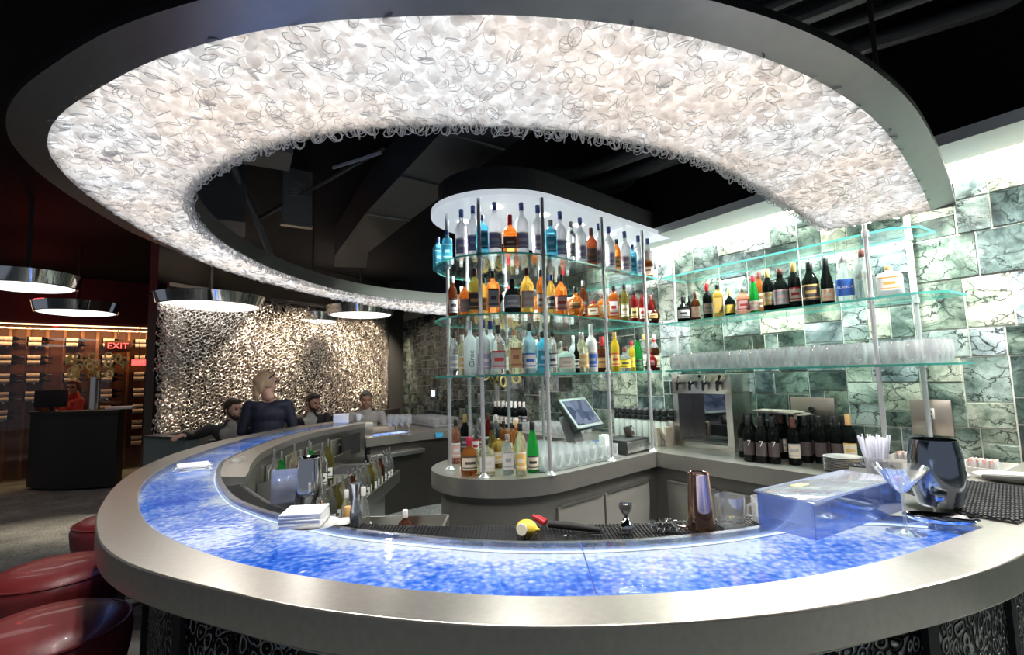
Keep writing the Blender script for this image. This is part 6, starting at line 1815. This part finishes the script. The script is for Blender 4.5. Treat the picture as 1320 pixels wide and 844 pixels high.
# woman, seen from behind, standing
def glasses(o, H):
    put('sunglasses', MB().tube([tuple(H(.080, .02, .040)), tuple(H(.084, -.03, .085)), tuple(H(.03, -.06, .115)), tuple(H(-.03, -.06, .115)), tuple(H(-.084, -.03, .085)), tuple(H(-.080, .02, .040))], .008, 8), BLACK, o)
wp = dict(head=(.02, .0, 1.49), headrot=(radians(4), 0, radians(-62)), neck=(0, .01, 1.345), collar=False, hair='long',
          armR=[(-.18, .01, 1.25), (-.25, .02, 1.0), (-.20, -.18, .98), (.3, -.9, 0), (0, 0, 1)], armL=[(.18, .01, 1.25), (.24, .02, 1.0), (.16, -.18, .98), (-.3, -.9, 0), (0, 0, 1)],
          torso=[(0, .02, .90, .175, .13, .16), (0, .01, 1.03, .160, .115, .15), (0, .01, 1.15, .185, .115, .13), (-.09, .01, 1.245, .105, .085, .060), (.09, .01, 1.245, .105, .085, .060)],
          legs=[[(-.09, .02, .86), (-.09, .0, .48), (-.09, .04, .12), (-.09, .04, .07)], [(.09, .02, .86), (.09, .0, .48), (.09, .04, .12), (.09, .04, .07)]])
person('standing blonde woman in navy top seen from behind, sunglasses on head', (-2.60, 5.30, 0), radians(205), wp, SKIN, ('blonde', (.52, .36, .22)), ('top', NAVY), JEAN, glasses)
# man 2: black jacket, looking down to the right
person('bearded man in black jacket looking down beside the white napkins', (-2.74, 6.75, 0), radians(25),
       seated((.03, -.02, 1.21), (radians(16), 0, radians(38)), [(-.20, .045, 1.0), (-.27, -.02, .78), (-.02, -.24, .86), (.8, -.5, 0), (0, 0, 1)], [(.20, .045, 1.0), (.27, -.06, .76), (.10, -.30, .86), (-.3, -.9, .1), (0, 0, 1)], beard=True, openw=.018),
       SKIN, ('dark_brown', (.045, .025, .016)), ('jacket', SUIT), JEAN, None, PALES)
# man 3: pale shirt, facing the bar
person('grey-haired man in pale shirt sitting behind the white cup', (-2.06, 6.98, 0), radians(8),
       seated((0, -.02, 1.215), (radians(10), 0, radians(18)), [(-.20, .045, 1.0), (-.30, -.02, .78), (-.12, -.24, .84), (.5, -.8, 0), (0, 0, 1)], [(.20, .045, 1.0), (.30, -.04, .76), (.12, -.28, .84), (-.3, -.9, .1), (0, 0, 1)]),
       SKIN2, ('grey', (.14, .12, .11)), ('shirt', PALES), JEAN)
# host behind the desk
hp = dict(head=(0, 0, 1.50), headrot=(radians(14), 0, radians(40)), neck=(0, .02, 1.36), hair='long', armR=[(-.17, .02, 1.27), (-.25, -.04, 1.03), (-.10, -.24, 1.12), (.4, -.9, 0), (0, 0, 1)], armL=[(.17, .02, 1.27), (.24, -.04, 1.03), (.08, -.24, 1.12), (-.3, -.9, 0), (0, 0, 1)],
          torso=wp['torso'], legs=wp['legs'])
person('host in a red top standing behind the reception desk, partly hidden by monitor', (-7.10, 8.05, 0), radians(-25), hp, SKIN, ('auburn', (.16, .06, .03)), ('top', pbr('top_red', (.55, .05, .03), .7)), JEAN)
# chairs carrying the three seated men
for (x, y, rz, w) in [(-3.12, 5.55, radians(28), 'under the bearded man in the dark jacket'), (-2.74, 6.75, radians(25), 'under the man in the black jacket'), (-2.06, 6.98, radians(8), 'under the man in the pale shirt')]:
    ch = thing('lounge_chair', 'low black padded chair ' + w, 'chair', (x, y, 0), rz, 'lounge chairs')
    put('seat', MB().box((0, -.05, .36), (.48, .54, .10), bev=.03), DKL, ch)
    put('backrest', MB().box((0, .27, .62), (.48, .09, .50), bev=.03), DKL, ch)
    for sx in (-.20, .20):
        for sy in (-.28, .24): put('leg', MB().lathe([(.014, 0), (.02, .31)], (sx, sy, 0), 10), BLACK, ch)
